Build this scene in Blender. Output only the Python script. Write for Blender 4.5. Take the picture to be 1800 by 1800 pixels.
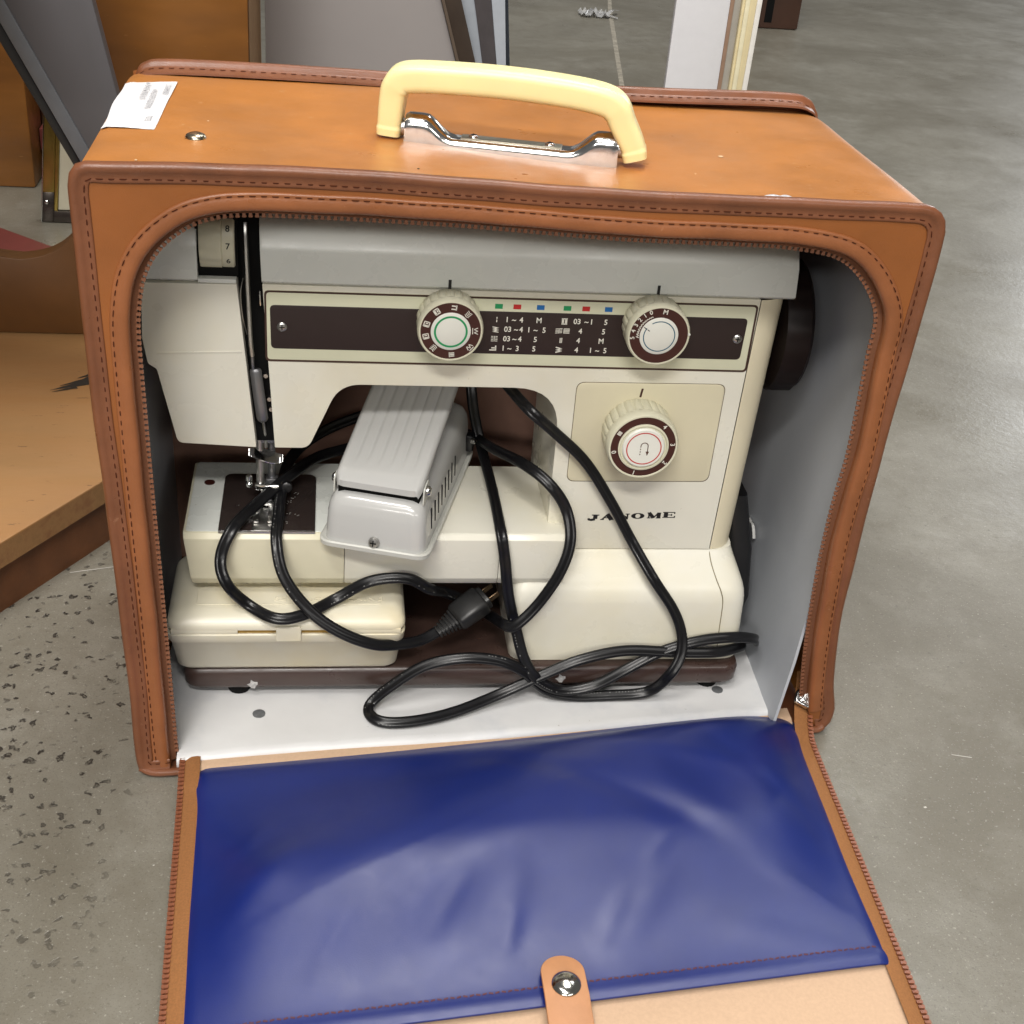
import bpy, bmesh, math, random
from mathutils import Vector, Matrix
random.seed(7)
for o in list(bpy.data.objects): bpy.data.objects.remove(o)
scn = bpy.context.scene
COL = scn.collection
R = math.radians
S = 0.01            # everything below is written in centimetres

# ------------------------------------------------------------------ camera
cam = bpy.data.cameras.new('camera'); cam.sensor_width = 36; cam.lens = 46.68
cam.clip_start = 0.02; cam.clip_end = 60
camo = bpy.data.objects.new('camera', cam); COL.objects.link(camo)
camo.location = (0.1276, -0.6738, 0.5959)
camo.rotation_euler = (R(58.935), R(-4.498), R(-6.541))
scn.camera = camo
# ------------------------------------------------------------------ world: dim even light of a big hall
w = bpy.data.worlds.new('World'); scn.world = w; w.use_nodes = True
bg = w.node_tree.nodes['Background']; bg.inputs[0].default_value = (1.0, 0.97, 0.93, 1); bg.inputs[1].default_value = 0.13
# ------------------------------------------------------------------ ceiling strip lamps
def lamp(loc, target, sx, sy, power, col, rz=None):
    l = bpy.data.lights.new('ceiling_lamp', 'AREA'); l.shape = 'RECTANGLE'; l.size = sx; l.size_y = sy
    l.energy = power; l.color = col
    o = bpy.data.objects.new('ceiling_lamp', l); COL.objects.link(o); o.location = loc
    o.rotation_euler = (Vector(target) - Vector(loc)).to_track_quat('-Z', 'Y').to_euler() if rz is None else (0, 0, rz)
    return o
WARM = (1.0, 0.965, 0.915); COOL = (0.93, 0.965, 1.0)
lamp((-2.0, -8.0, 3.9), (0.2, 0.05, 0.2), 4.0, 0.5, 190, WARM)
lamp((3.4, -7.6, 3.9), (0.2, 0.05, 0.2), 4.0, 0.5, 95, WARM)
lamp((-0.25, -2.35, 2.85), (0.2, 0.05, 0.15), 1.5, 0.30, 84, WARM)
lamp((-0.85, -1.25, 3.5), (0.2, 0.0, 0.1), 1.4, 0.26, 60, WARM)
lamp((0.85, 1.1, 4.2), None, 1.2, 2.4, 112, WARM, 0)
lamp((2.6, 2.9, 4.4), None, 0.3, 3.0, 45, COOL, 0)
lamp((8.9, 12.4, 3.6), (2.0, 3.0, 0), 0.4, 4.0, 210, COOL)
# ------------------------------------------------------------------ exposure
scn.view_settings.view_transform = 'Standard'; scn.view_settings.look = 'None'
scn.view_settings.exposure = 0.0; scn.view_settings.gamma = 1.0
scn.view_settings.use_curve_mapping = False
scn.cycles.caustics_reflective = False
scn.render.resolution_x = 1024; scn.render.resolution_y = 1024

# ------------------------------------------------------------------ materials
def mat(name, col, rough=0.5, metal=0.0, spec=0.5, var=0.08, vs=0.6, bump=0.0, bs=40.0, rvar=0.0, coat=0.0,
        col2=None, c2s=0.3, c2t=(0.45, 0.65), trans=0.0, sss=0.0, detail=4.0, speck=None):
    """var: brightness variation, vs: its scale per cm; bump/bs: relief; col2: a second colour in patches"""
    m = bpy.data.materials.new(name); m.use_nodes = True
    nt = m.node_tree; N = nt.nodes; L = nt.links; b = N['Principled BSDF']
    b.inputs['Roughness'].default_value = rough; b.inputs['Metallic'].default_value = metal
    b.inputs['Specular IOR Level'].default_value = spec
    b.inputs['Coat Weight'].default_value = coat
    if trans: b.inputs['Transmission Weight'].default_value = trans
    if sss: b.inputs['Subsurface Weight'].default_value = sss; b.inputs['Subsurface Radius'].default_value = (.01, .007, .003); b.inputs['Subsurface Scale'].default_value = .3
    tc = N.new('ShaderNodeTexCoord'); mp = N.new('ShaderNodeMapping'); mp.inputs['Scale'].default_value = (100, 100, 100)
    L.new(tc.outputs['Object'], mp.inputs[0])
    def noise(sc, det=detail, ro=0.6):
        n = N.new('ShaderNodeTexNoise'); n.inputs['Scale'].default_value = sc; n.inputs['Detail'].default_value = det
        n.inputs['Roughness'].default_value = ro; L.new(mp.outputs[0], n.inputs['Vector']); return n
    base = N.new('ShaderNodeRGB'); base.outputs[0].default_value = (*col, 1); out = base.outputs[0]
    if col2:
        n2 = noise(c2s); r2 = N.new('ShaderNodeMapRange'); r2.inputs[1].default_value = c2t[0]; r2.inputs[2].default_value = c2t[1]
        L.new(n2.outputs['Fac'], r2.inputs[0])
        mx = N.new('ShaderNodeMix'); mx.data_type = 'RGBA'; L.new(r2.outputs[0], mx.inputs[0]); L.new(out, mx.inputs[6]); mx.inputs[7].default_value = (*col2, 1)
        out = mx.outputs[2]
    if var:
        n = noise(vs); r = N.new('ShaderNodeMapRange'); r.inputs[1].default_value = .3; r.inputs[2].default_value = .7
        r.inputs[3].default_value = 1 - var; r.inputs[4].default_value = 1 + var; L.new(n.outputs['Fac'], r.inputs[0])
        mm = N.new('ShaderNodeVectorMath'); mm.operation = 'SCALE'; L.new(out, mm.inputs[0]); L.new(r.outputs[0], mm.inputs['Scale'])
        out = mm.outputs[0]
    if speck:
        sc_, th_, cl_, am_ = speck
        n = noise(sc_, 3, .7); r = N.new('ShaderNodeMapRange'); r.inputs[1].default_value = th_; r.inputs[2].default_value = th_ + .05; r.inputs[4].default_value = am_; L.new(n.outputs['Fac'], r.inputs[0])
        mx = N.new('ShaderNodeMix'); mx.data_type = 'RGBA'; L.new(r.outputs[0], mx.inputs[0]); L.new(out, mx.inputs[6]); mx.inputs[7].default_value = (*cl_, 1); out = mx.outputs[2]
    L.new(out, b.inputs['Base Color'])
    if rvar:
        n = noise(vs * 1.7); r = N.new('ShaderNodeMapRange'); r.inputs[1].default_value = .3; r.inputs[2].default_value = .7
        r.inputs[3].default_value = max(0.02, rough - rvar); r.inputs[4].default_value = rough + rvar; L.new(n.outputs['Fac'], r.inputs[0]); L.new(r.outputs[0], b.inputs['Roughness'])
    if bump:
        n = noise(bs, 3); bp = N.new('ShaderNodeBump'); bp.inputs['Strength'].default_value = bump; bp.inputs['Distance'].default_value = .0004
        L.new(n.outputs['Fac'], bp.inputs['Height']); L.new(bp.outputs[0], b.inputs['Normal'])
    m['nt'] = 1
    return m

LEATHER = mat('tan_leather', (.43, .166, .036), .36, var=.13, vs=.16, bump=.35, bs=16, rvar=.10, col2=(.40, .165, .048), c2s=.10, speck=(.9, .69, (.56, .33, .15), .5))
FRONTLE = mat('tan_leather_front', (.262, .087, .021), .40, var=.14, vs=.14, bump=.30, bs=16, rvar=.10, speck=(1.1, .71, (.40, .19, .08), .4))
BIND = mat('brown_binding', (.180, .065, .029), .36, var=.16, vs=.35, bump=.35, bs=9, rvar=.10, speck=(1.6, .69, (.32, .16, .09), .5))
WELT = mat('welt_leather', (.262, .092, .033), .36, var=.14, vs=.35, bump=.35, bs=9, rvar=.10, speck=(1.6, .70, (.40, .19, .10), .5))
STITCH = mat('stitch_thread', (.060, .016, .008), .9, spec=.1, var=.2, vs=3)
TAPE = mat('zip_tape', (.27, .112, .034), .85, var=.15, vs=8, bump=.5, bs=25)
TOOTH = mat('zip_tooth', (.21, .085, .044), .38, var=.15, vs=4)
LINER = mat('grey_liner', (.42, .44, .47), .40, var=.07, vs=.10, bump=.25, bs=2.2, rvar=.08, speck=(1.2, .71, (.30, .30, .30), .4))
LINERW = mat('white_liner', (.68, .68, .68), .36, var=.07, vs=.12, bump=.20, bs=1.6, col2=(.58, .59, .61), c2s=.2, c2t=(.52, .72), speck=(1.8, .70, (.32, .30, .27), .5))
CANVAS = mat('tan_canvas', (.54, .37, .245), .85, var=.05, vs=5, bump=.35, bs=26)
BACKFAB = mat('brown_backing', (.30, .165, .12), .7, var=.10, vs=.5, bump=.3, bs=15)
VINYL = mat('blue_vinyl', (.005, .016, .135), .38, spec=.62, var=.06, vs=.3, bump=.10, bs=14, rvar=.03)
CREAM = mat('cream_plastic', (.71, .69, .60), .30, var=.035, vs=.15, bump=.04, bs=9, rvar=.07, col2=(.69, .65, .51), c2s=.09, c2t=(.45, .68), speck=(2.2, .735, (.38, .32, .22), .5))
CREAMY = mat('yellowed_plastic', (.68, .64, .48), .34, var=.05, vs=.3, rvar=.05, speck=(2.2, .72, (.38, .30, .18), .5))
COVERW = mat('grey_white_paint', (.68, .70, .66), .28, var=.03, vs=.2, bump=.08, bs=6, rvar=.06, speck=(2.2, .74, (.34, .31, .25), .5))
PLATE = mat('panel_cream', (.62, .62, .46), .38, var=.02)
DARKB = mat('dark_brown_print', (.020, .010, .009), .45, var=.05)
DISCB = mat('brown_disc', (.045, .010, .007), .40, var=.05)
BASEB = mat('brown_enamel', (.052, .030, .024), .34, spec=.6, var=.12, vs=.4, bump=.15, bs=3, rvar=.10)
BLACK = mat('black_plastic', (.008, .008, .009), .30, var=.1)
MATBLK = mat('black_recess', (.003, .003, .003), .7, spec=.15, var=.1)
CORDB = mat('black_cord', (.006, .006, .007), .30, spec=.38, var=.15, vs=1.5)
CHROME = mat('chrome', (.66, .66, .65), .14, 1.0, var=.08, vs=1.5, rvar=.05)
STEEL = mat('steel', (.50, .49, .47), .28, 1.0, var=.08, vs=2)
GREYST = mat('grey_metal', (.24, .24, .25), .35, .8, var=.08)
WHITEP = mat('white_cap', (.70, .70, .64), .35, var=.02)
PRINTW = mat('white_print', (.70, .68, .60), .5, var=.0)
KNOB = mat('knob_cream', (.62, .60, .46), .36, var=.04, vs=1)
GREEN = mat('green_print', (.01, .26, .09), .5, var=0)
RED = mat('red_print', (.48, .02, .02), .5, var=0)
BLUE = mat('blue_print', (.01, .13, .38), .5, var=0)
BLUED = mat('teal_print', (.01, .09, .15), .5, var=0)
INK = mat('black_ink', (.006, .005, .005), .5, var=0)
PEDAL = mat('pedal_grey', (.46, .46, .45), .22, var=.012, vs=.4, rvar=.02, coat=.3)
PEDALR = mat('pedal_rim', (.52, .52, .48), .35, var=.04)
BOXP = mat('accessory_cream', (.72, .68, .55), .34, var=.035, vs=.2, rvar=.06, bump=.03, bs=6, col2=(.70, .62, .42), c2s=.12, c2t=(.45, .7), speck=(2.0, .725, (.42, .33, .18), .5))
GRIP = mat('yellow_grip', (.88, .80, .42), .34, var=.04, vs=.2, sss=.2, rvar=.06, speck=(2.4, .74, (.45, .36, .15), .4))
PAPER = mat('paper', (.70, .70, .71), .6, var=.02)
PINK = mat('grey_type', (.38, .38, .40), .8, var=0)
TABL = mat('tab_leather', (.46, .215, .095), .5, var=.08, vs=.6, bump=.2, bs=8)
PLY = mat('plywood_top', (.36, .200, .080), .42, var=.20, vs=.10, bump=.2, bs=3, col2=(.25, .125, .045), c2s=.05, c2t=(.4, .66), rvar=.12, speck=(1.1, .66, (.09, .045, .02), .65))
PLYD = mat('varnished_wood', (.235, .095, .020), .38, var=.22, vs=.08, bump=.15, bs=3, col2=(.165, .066, .016), c2s=.06, rvar=.10, speck=(1.3, .68, (.40, .23, .09), .5))
PLYE = mat('plywood_edge', (.30, .17, .068), .7, var=.18, vs=.5, bump=.4, bs=5, col2=(.20, .10, .042), c2s=.5)
KICK = mat('dark_wood', (.13, .05, .018), .5, var=.25, vs=.2, bump=.2, bs=4)
GREYB = mat('grey_board', (.30, .28, .275), .5, var=.05, vs=.05, bump=.05, bs=2)
DKGREY = mat('charcoal_board', (.085, .082, .088), .45, var=.08, vs=.06)
DKFRAME = mat('dark_frame', (.040, .028, .020), .4, var=.15, vs=.3)
BRASS = mat('brass', (.55, .42, .12), .3, 1.0, var=.12, vs=.5)
MATCARD = mat('cream_card', (.62, .58, .44), .6, var=.04)
WHITEB = mat('white_board', (.72, .72, .75), .45, var=.02)
CREAMW = mat('cream_frame', (.72, .62, .38), .5, var=.06)
MAROON = mat('maroon_paint', (.16, .035, .030), .5, var=.12, vs=.2)
BLUEG = mat('blue_grey_edge', (.33, .36, .40), .45, var=.05)
GLASSY = mat('clear_tape', (.75, .75, .75), .15, var=.05, trans=.55)
# brushed bands on the wood: long grain
for m in (PLY, PLYD, PLYE, KICK):
    for n in m.node_tree.nodes:
        if n.bl_idname == 'ShaderNodeMapping': n.inputs['Scale'].default_value = (55, 190, 190)
# fluorescent weave on canvas and tape stays fine through the bump

def concrete():
    m = bpy.data.materials.new('polished_concrete'); m.use_nodes = True
    nt = m.node_tree; N = nt.nodes; L = nt.links; b = N['Principled BSDF']
    tc = N.new('ShaderNodeTexCoord')
    def noise(sc, det=6, ro=.6, dist=0.0):
        n = N.new('ShaderNodeTexNoise'); n.inputs['Scale'].default_value = sc; n.inputs['Detail'].default_value = det
        n.inputs['Roughness'].default_value = ro; n.inputs['Distortion'].default_value = dist; L.new(tc.outputs['Object'], n.inputs['Vector']); return n.outputs['Fac']
    def rng(x, a, c, lo, hi):
        r = N.new('ShaderNodeMapRange'); r.inputs[1].default_value = a; r.inputs[2].default_value = c; r.inputs[3].default_value = lo; r.inputs[4].default_value = hi
        L.new(x, r.inputs[0]); return r.outputs[0]
    def mix(f, a, bcol):
        mx = N.new('ShaderNodeMix'); mx.data_type = 'RGBA'; L.new(f, mx.inputs[0])
        if isinstance(a, tuple): mx.inputs[6].default_value = (*a, 1)
        else: L.new(a, mx.inputs[6])
        mx.inputs[7].default_value = (*bcol, 1); return mx.outputs[2]
    def math_(op, a, v):
        n = N.new('ShaderNodeMath'); n.operation = op; L.new(a, n.inputs[0])
        if isinstance(v, (int, float)): n.inputs[1].default_value = v
        else: L.new(v, n.inputs[1])
        return n.outputs[0]
    c = mix(rng(noise(2.6, 8, .68, .8), .36, .64, 0, 1), (.215, .203, .168), (.135, .122, .093))
    c = mix(rng(noise(9, 6, .7, .3), .52, .72, 0, .55), c, (.265, .255, .22))
    c = mix(rng(noise(34, 7, .75, .4), .46, .70, 0, .75), c, (.15, .135, .105))
    c = mix(rng(noise(380, 3, .6), .62, .70, 0, .5), c, (.40, .385, .34))
    c = mix(rng(noise(240, 3, .6), .62, .72, 0, .6), c, (.085, .078, .062))
    # worn pits near the wooden step: small chipped rings
    vo = N.new('ShaderNodeTexVoronoi'); vo.inputs['Scale'].default_value = 112; vo.inputs['Randomness'].default_value = 1
    ds = N.new('ShaderNodeTexNoise'); ds.inputs['Scale'].default_value = 170; ds.inputs['Detail'].default_value = 3; L.new(tc.outputs['Object'], ds.inputs['Vector'])
    va = N.new('ShaderNodeVectorMath'); va.operation = 'MULTIPLY_ADD'; L.new(ds.outputs['Color'], va.inputs[0]); va.inputs[1].default_value = (.012, .012, 0); L.new(tc.outputs['Object'], va.inputs[2])
    L.new(va.outputs[0], vo.inputs['Vector'])
    ring = math_('MULTIPLY', rng(vo.outputs['Distance'], .30, .22, 0, 1), rng(vo.outputs['Distance'], .02, .16, .35, 1))
    sep = N.new('ShaderNodeSeparateColor'); L.new(vo.outputs['Color'], sep.inputs[0])
    ring = math_('MULTIPLY', ring, rng(sep.outputs[0], .03, .06, 0, 1))
    ring = math_('MULTIPLY', ring, rng(noise(110, 4, .7), .33, .50, 0, 1))
    sx = N.new('ShaderNodeSeparateXYZ'); L.new(tc.outputs['Object'], sx.inputs[0])
    msk = math_('MULTIPLY', rng(sx.outputs[0], .015, -.01, 0, 1), rng(sx.outputs[1], .28, .2, 0, 1))
    msk = math_('MULTIPLY', msk, rng(sx.outputs[1], -.30, -.02, 0, 1))
    pit = math_('MULTIPLY', ring, msk)
    c = mix(pit, c, (.025, .022, .018))
    c = mix(rng(noise(800, 2, .6), .56, .66, 0, .5), c, (.10, .092, .075))
    c = mix(rng(noise(700, 2, .5), .70, .76, 0, .6), c, (.50, .48, .43))
    L.new(c, b.inputs['Base Color'])
    L.new(rng(noise(5, 5, .65), .35, .65, .26, .45), b.inputs['Roughness'])
    bp = N.new('ShaderNodeBump'); bp.inputs['Strength'].default_value = .35; bp.inputs['Distance'].default_value = .0008
    hh = math_('SUBTRACT', noise(130, 5, .7), math_('MULTIPLY', pit, 1.5)); L.new(hh, bp.inputs['Height']); L.new(bp.outputs[0], b.inputs['Normal'])
    return m
CONCRETE = concrete()

# ------------------------------------------------------------------ building helpers (cm in, metres out)
def root_of(p):
    while p.parent: p = p.parent
    return p
def obj(name, verts, faces, m, parent=None, sharp=35, kind=None, label=None, local=False, recalc=True):
    me = bpy.data.meshes.new(name)
    off = Vector((0, 0, 0))
    if parent is not None and not local: off = root_of(parent).location / S
    me.from_pydata([tuple((Vector(v) - off) * S) for v in verts], [], faces)
    if recalc:
        b = bmesh.new(); b.from_mesh(me); bmesh.ops.recalc_face_normals(b, faces=b.faces); b.to_mesh(me); b.free()
    me.materials.append(m)
    if sharp:
        me.shade_smooth(); me.set_sharp_from_angle(angle=R(sharp))
    o = bpy.data.objects.new(name, me); COL.objects.link(o)
    if parent is not None: o.parent = parent
    if kind: o['kind'] = kind
    if label: o['label'] = label
    return o
def bmobj(name, bm, m, parent=None, **k):
    bm.verts.index_update()
    v = [x.co.copy() for x in bm.verts]; f = [[q.index for q in fc.verts] for fc in bm.faces]; bm.free()
    return obj(name, v, f, m, parent, **k)
def thing(name, label, cat, loc, rz=0, group=None):
    o = bpy.data.objects.new(name, None); COL.objects.link(o); o.location = Vector(loc) * S; o.rotation_euler = (0, 0, rz)
    o.empty_display_size = .02; o['label'] = label; o['category'] = cat
    if group: o['group'] = group
    return o
def tag(o, label, cat, group=None):
    o['label'] = label; o['category'] = cat
    if group: o['group'] = group
    return o
def box(x0, x1, y0, y1, z0, z1, bev=0.0, seg=2):
    bm = bmesh.new(); bmesh.ops.create_cube(bm, size=1)
    for v in bm.verts: v.co = Vector(((x0 + x1) / 2 + v.co.x * (x1 - x0), (y0 + y1) / 2 + v.co.y * (y1 - y0), (z0 + z1) / 2 + v.co.z * (z1 - z0)))
    if bev: bmesh.ops.bevel(bm, geom=bm.edges[:], offset=bev, segments=seg, profile=.5, affect='EDGES', clamp_overlap=True)
    return bm
def fillet(pts, rad, seg=6):
    """2D polygon with rounded corners; rad is a number or one number per corner"""
    out = []; n = len(pts)
    for i in range(n):
        r = rad if isinstance(rad, (int, float)) else rad[i]
        p = Vector(pts[i]); a = Vector(pts[i - 1]) - p; b = Vector(pts[(i + 1) % n]) - p
        if r <= 0: out.append(tuple(p)); continue
        la, lb = a.length, b.length; a.normalize(); b.normalize()
        ang = a.angle(b); d = min(r / math.tan(ang / 2), .48 * la, .48 * lb)
        A = p + a * d; B = p + b * d
        for k in range(seg + 1):
            t = k / seg
            out.append(tuple(A * (1 - t) ** 2 + p * 2 * t * (1 - t) + B * t * t))
    return out
def prism(poly, axis, a, b, bev=0.0, seg=3, bevb=None):
    """polygon pushed along an axis from a (the bevelled front) to b"""
    def P(u, v, d):
        return {'y': (u, d, v), 'x': (d, u, v), 'z': (u, v, d)}[axis]
    bm = bmesh.new()
    va = [bm.verts.new(P(u, v, a)) for u, v in poly]; vb = [bm.verts.new(P(u, v, b)) for u, v in poly]
    fa = bm.faces.new(va); fb = bm.faces.new(vb[::-1]); n = len(poly)
    for i in range(n): bm.faces.new((va[i], vb[i], vb[(i + 1) % n], va[(i + 1) % n]))
    bmesh.ops.recalc_face_normals(bm, faces=bm.faces[:])
    if bevb: bmesh.ops.bevel(bm, geom=list(fb.edges), offset=bevb, segments=seg, profile=.5, affect='EDGES', clamp_overlap=True)
    if bev:
        fa = [f for f in bm.faces if all(abs(v.co['xyz'.index(axis)] - a) < 1e-5 for v in f.verts)][0]
        bmesh.ops.bevel(bm, geom=list(fa.edges), offset=bev, segments=seg, profile=.5, affect='EDGES', clamp_overlap=True)
    return bm
def frame_of(ax):
    z = Vector(ax).normalized(); t = Vector((0, 0, 1)) if abs(z.z) < .9 else Vector((0, 1, 0))
    x = t.cross(z).normalized(); return x, z.cross(x), z
def lathe(prof, c, ax, n=40, rf=None, close=True):
    """profile of (radius, height along axis)"""
    x, y, z = frame_of(ax); c = Vector(c); V = []; F = []
    for j, (r, h) in enumerate(prof):
        for i in range(n):
            a = 2 * math.pi * i / n; rr = r * (rf(i, j) if rf else 1)
            V.append(c + (x * math.cos(a) + y * math.sin(a)) * rr + z * h)
    for j in range(len(prof) - 1):
        for i in range(n):
            F.append((j * n + i, j * n + (i + 1) % n, (j + 1) * n + (i + 1) % n, (j + 1) * n + i))
    if close: F.append(tuple(range(n))[::-1]); F.append(tuple(range((len(prof) - 1) * n, len(prof) * n)))
    return V, F
def cr(pts, n=8):
    """Catmull-Rom through points"""
    P = [Vector(p) for p in pts]; P = [P[0] * 2 - P[1]] + P + [P[-1] * 2 - P[-2]]; out = []
    for i in range(1, len(P) - 2):
        a, b, c, d = P[i - 1:i + 3]
        for k in range(n):
            t = k / n
            out.append(.5 * ((2 * b) + (c - a) * t + (2 * a - 5 * b + 4 * c - d) * t * t + (3 * b - a - 3 * c + d) * t ** 3))
    out.append(P[-2]); return out
def resample(P, n):
    L = [0]
    for a, b in zip(P, P[1:]): L.append(L[-1] + (b - a).length)
    out = []; j = 0
    for i in range(n):
        s = L[-1] * i / (n - 1)
        while j < len(P) - 2 and L[j + 1] < s: j += 1
        t = (s - L[j]) / max(1e-9, L[j + 1] - L[j]); out.append(P[j].lerp(P[j + 1], min(1, max(0, t))))
    return out
def length(P): return sum((b - a).length for a, b in zip(P, P[1:]))
def tangents(P):
    return [(P[min(i + 1, len(P) - 1)] - P[max(i - 1, 0)]).normalized() for i in range(len(P))]
def sweep(P, sec, ref, closed=True, cap=True, sc=None):
    """section of (across, out) points; out is towards ref"""
    T = tangents(P); V = []; F = []; n = len(sec)
    for i, (p, t) in enumerate(zip(P, T)):
        r = Vector(ref(i) if callable(ref) else ref); nn = (r - t * r.dot(t)).normalized(); s = t.cross(nn)
        k = sc[i] if sc else 1
        for (u, v) in sec: V.append(p + s * u * k + nn * v * k)
    m = n if closed else n - 1
    for i in range(len(P) - 1):
        for j in range(m): F.append((i * n + j, i * n + (j + 1) % n, (i + 1) * n + (j + 1) % n, (i + 1) * n + j))
    if cap and closed: F.append(tuple(range(n))[::-1]); F.append(tuple(range((len(P) - 1) * n, len(P) * n)))
    return V, F
def circ(r, n=10, ry=None): return [(r * math.cos(2 * math.pi * i / n), (ry or r) * math.sin(2 * math.pi * i / n)) for i in range(n)]
def join(*vf):
    V = []; F = []
    for v, f in vf:
        o = len(V); V += list(v); F += [tuple(i + o for i in q) for q in f]
    return V, F
def bm_vf(bm):
    bm.verts.index_update(); r = [v.co.copy() for v in bm.verts], [tuple(q.index for q in f.verts) for f in bm.faces]; bm.free(); return r
def text_vf(s, size, o, u, v, depth=0.0, align='CENTER', sx=1.0, sp=1.0):
    """flat letters of cap height `size` laid at o along u, up v"""
    c = bpy.data.curves.new('t', 'FONT'); c.body = s; c.size = size / .7; c.align_x = align; c.align_y = 'CENTER'; c.space_character = sp; c.offset = size * .022
    c.resolution_u = 3
    t = bpy.data.objects.new('t', c); me = bpy.data.meshes.new_from_object(t)
    o, u, v = Vector(o), Vector(u).normalized(), Vector(v).normalized()
    V = [o + u * q.co.x * sx + v * q.co.y for q in me.vertices]; F = [tuple(p.vertices) for p in me.polygons]
    bpy.data.objects.remove(t); bpy.data.curves.remove(c); bpy.data.meshes.remove(me)
    return V, F
def seg_vf(a, b, wd, o, u, v):
    """a flat bar between 2D points a and b"""
    a, b = Vector(a), Vector(b); d = (b - a).normalized(); n = Vector((-d.y, d.x)) * wd / 2
    o, u, v = Vector(o), Vector(u), Vector(v)
    return [o + u * p.x + v * p.y for p in (a - n, b - n, b + n, a + n)], [(0, 1, 2, 3)]
def ring_vf(r0, r1, c, u, v, n=40, a0=0, a1=2 * math.pi):
    c, u, v = Vector(c), Vector(u), Vector(v); V = []; F = []
    for i in range(n + 1):
        a = a0 + (a1 - a0) * i / n; d = u * math.cos(a) + v * math.sin(a); V += [c + d * r0, c + d * r1]
    for i in range(n): F.append((2 * i, 2 * i + 1, 2 * i + 3, 2 * i + 2))
    return V, F
def poly_ring(outer, inner, P):
    n = len(outer); V = [P(*q) for q in outer] + [P(*q) for q in inner]
    return V, [(i, (i + 1) % n, n + (i + 1) % n, n + i) for i in range(n)]
UX, UZ, UY = Vector((1, 0, 0)), Vector((0, 0, 1)), Vector((0, 1, 0))

# ------------------------------------------------------------------ ground
fl = obj('floor', [(-900, -300, 0), (1200, -300, 0), (1200, 1500, 0), (-900, 1500, 0)], [(0, 1, 2, 3)], CONCRETE, sharp=0)
fl['kind'] = 'structure'
jt = obj('control_joint', [(59, 130, .02), (59.9, 130, .02), (79.5, 262, .02), (86.0, 300, .02), (85.1, 300, .02), (78.5, 262, .02)], [(0, 1, 2, 3, 4, 5)], mat('joint_filler', (.29, .265, .215), .6, var=.3, vs=.6), fl, sharp=0)

# ================================================================== CARRYING CASE
CASE = thing('carrying_case', 'tan leather carrying case with yellow handle, standing open on the concrete floor', 'case', (23, 10, 0))
OUTER = [(2.97,-1.81,.10),(1.65,-1.88,.12),(0.96,-1.87,0.79),(0.82,-1.46,6.21),(0.62,-1.15,10.74),(0.44,-0.87,15.06),(0.19,-0.55,20.63),(-0.04,-0.30,25.86),(-0.17,-0.08,31.71),(-0.28,0.00,37.02),(-0.15,0.00,38.19),(0.33,0.00,38.70),(1.33,0.00,38.80),(5.76,0.00,38.91),(13.33,0.00,38.96),(23.13,0.00,38.64),(31.30,0.00,38.46),(39.72,0.00,38.44),(44.03,0.00,38.43),(45.47,0.00,38.29),(46.28,0.00,37.59),(46.46,0.00,36.39),(46.41,0.06,31.60),(46.25,0.21,25.29),(46.24,0.40,19.84),(46.36,0.63,14.17),(46.56,0.85,9.48),(47.29,1.14,4.44),(47.90,1.32,2.03),(47.77,1.40,0.42),(46.93,1.38,0.10)]
INNER = [(3.01,-1.74,0.62),(2.93,-1.65,1.97),(2.75,-1.21,8.37),(2.56,-0.81,14.91),(2.42,-0.58,19.32),(2.25,-0.25,26.47),(2.21,-0.15,29.22),(2.31,-0.10,30.84),(2.70,-0.05,32.74),(3.54,-0.02,34.32),(4.95,-0.00,35.59),(6.41,0.00,36.28),(8.51,0.00,36.61),(13.36,0.00,36.62),(19.29,0.00,36.49),(22.32,0.00,36.36),(28.51,0.00,36.06),(34.84,0.00,36.01),(38.08,0.00,35.91),(40.88,0.00,35.46),(42.60,0.01,34.32),(43.86,0.03,32.65),(44.35,0.06,31.19),(44.37,0.10,29.10),(44.56,0.19,25.34),(44.66,0.29,22.02),(44.53,0.39,19.01),(44.58,0.53,14.97),(44.86,0.72,10.64),(45.24,0.91,6.74),(45.75,1.11,3.34),(45.99,1.20,1.90)]
def split3(K, a, b, n1, n2, n3):
    n = 8; P = cr(K, n)
    A = resample(P[:a * n + 1], n1); B = resample(P[a * n:b * n + 1], n2); C = resample(P[b * n:], n3)
    return A + B[1:] + C[1:]
LO = split3(OUTER, 10, 20, 60, 90, 60); LI = split3(INNER, 9, 20, 60, 90, 60); NL = len(LO)
DIN = [(b - a).normalized() for a, b in zip(LO, LI)]
# outward-facing normals in the loop's own plane, smoothed, used for the welt
def inplane(P):
    T = tangents(P); return [Vector((t.z, 0, -t.x)).normalized() for t in T]     # points inwards for a loop run left, top, right
NI = inplane(LI); NO = inplane(LO)
NF = Vector((0, -1, 0))
def strip(loop, dirs, sec):
    V = []; F = []; n = len(sec)
    for k_, (p, d) in enumerate(zip(loop, dirs)):
        j1 = .012 * math.sin(k_ * .61) + .01 * math.sin(k_ * .23 + 1); j2 = .010 * math.sin(k_ * .47 + 2) + .010 * math.sin(k_ * .19)
        for s, h in sec: V.append(p + d * (s + j1 * (s > -.1)) + NF * (h + j2))
    for i in range(len(loop) - 1):
        for j in range(n - 1): F.append((i * n + j, i * n + j + 1, (i + 1) * n + j + 1, (i + 1) * n + j))
    return V, F
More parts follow.
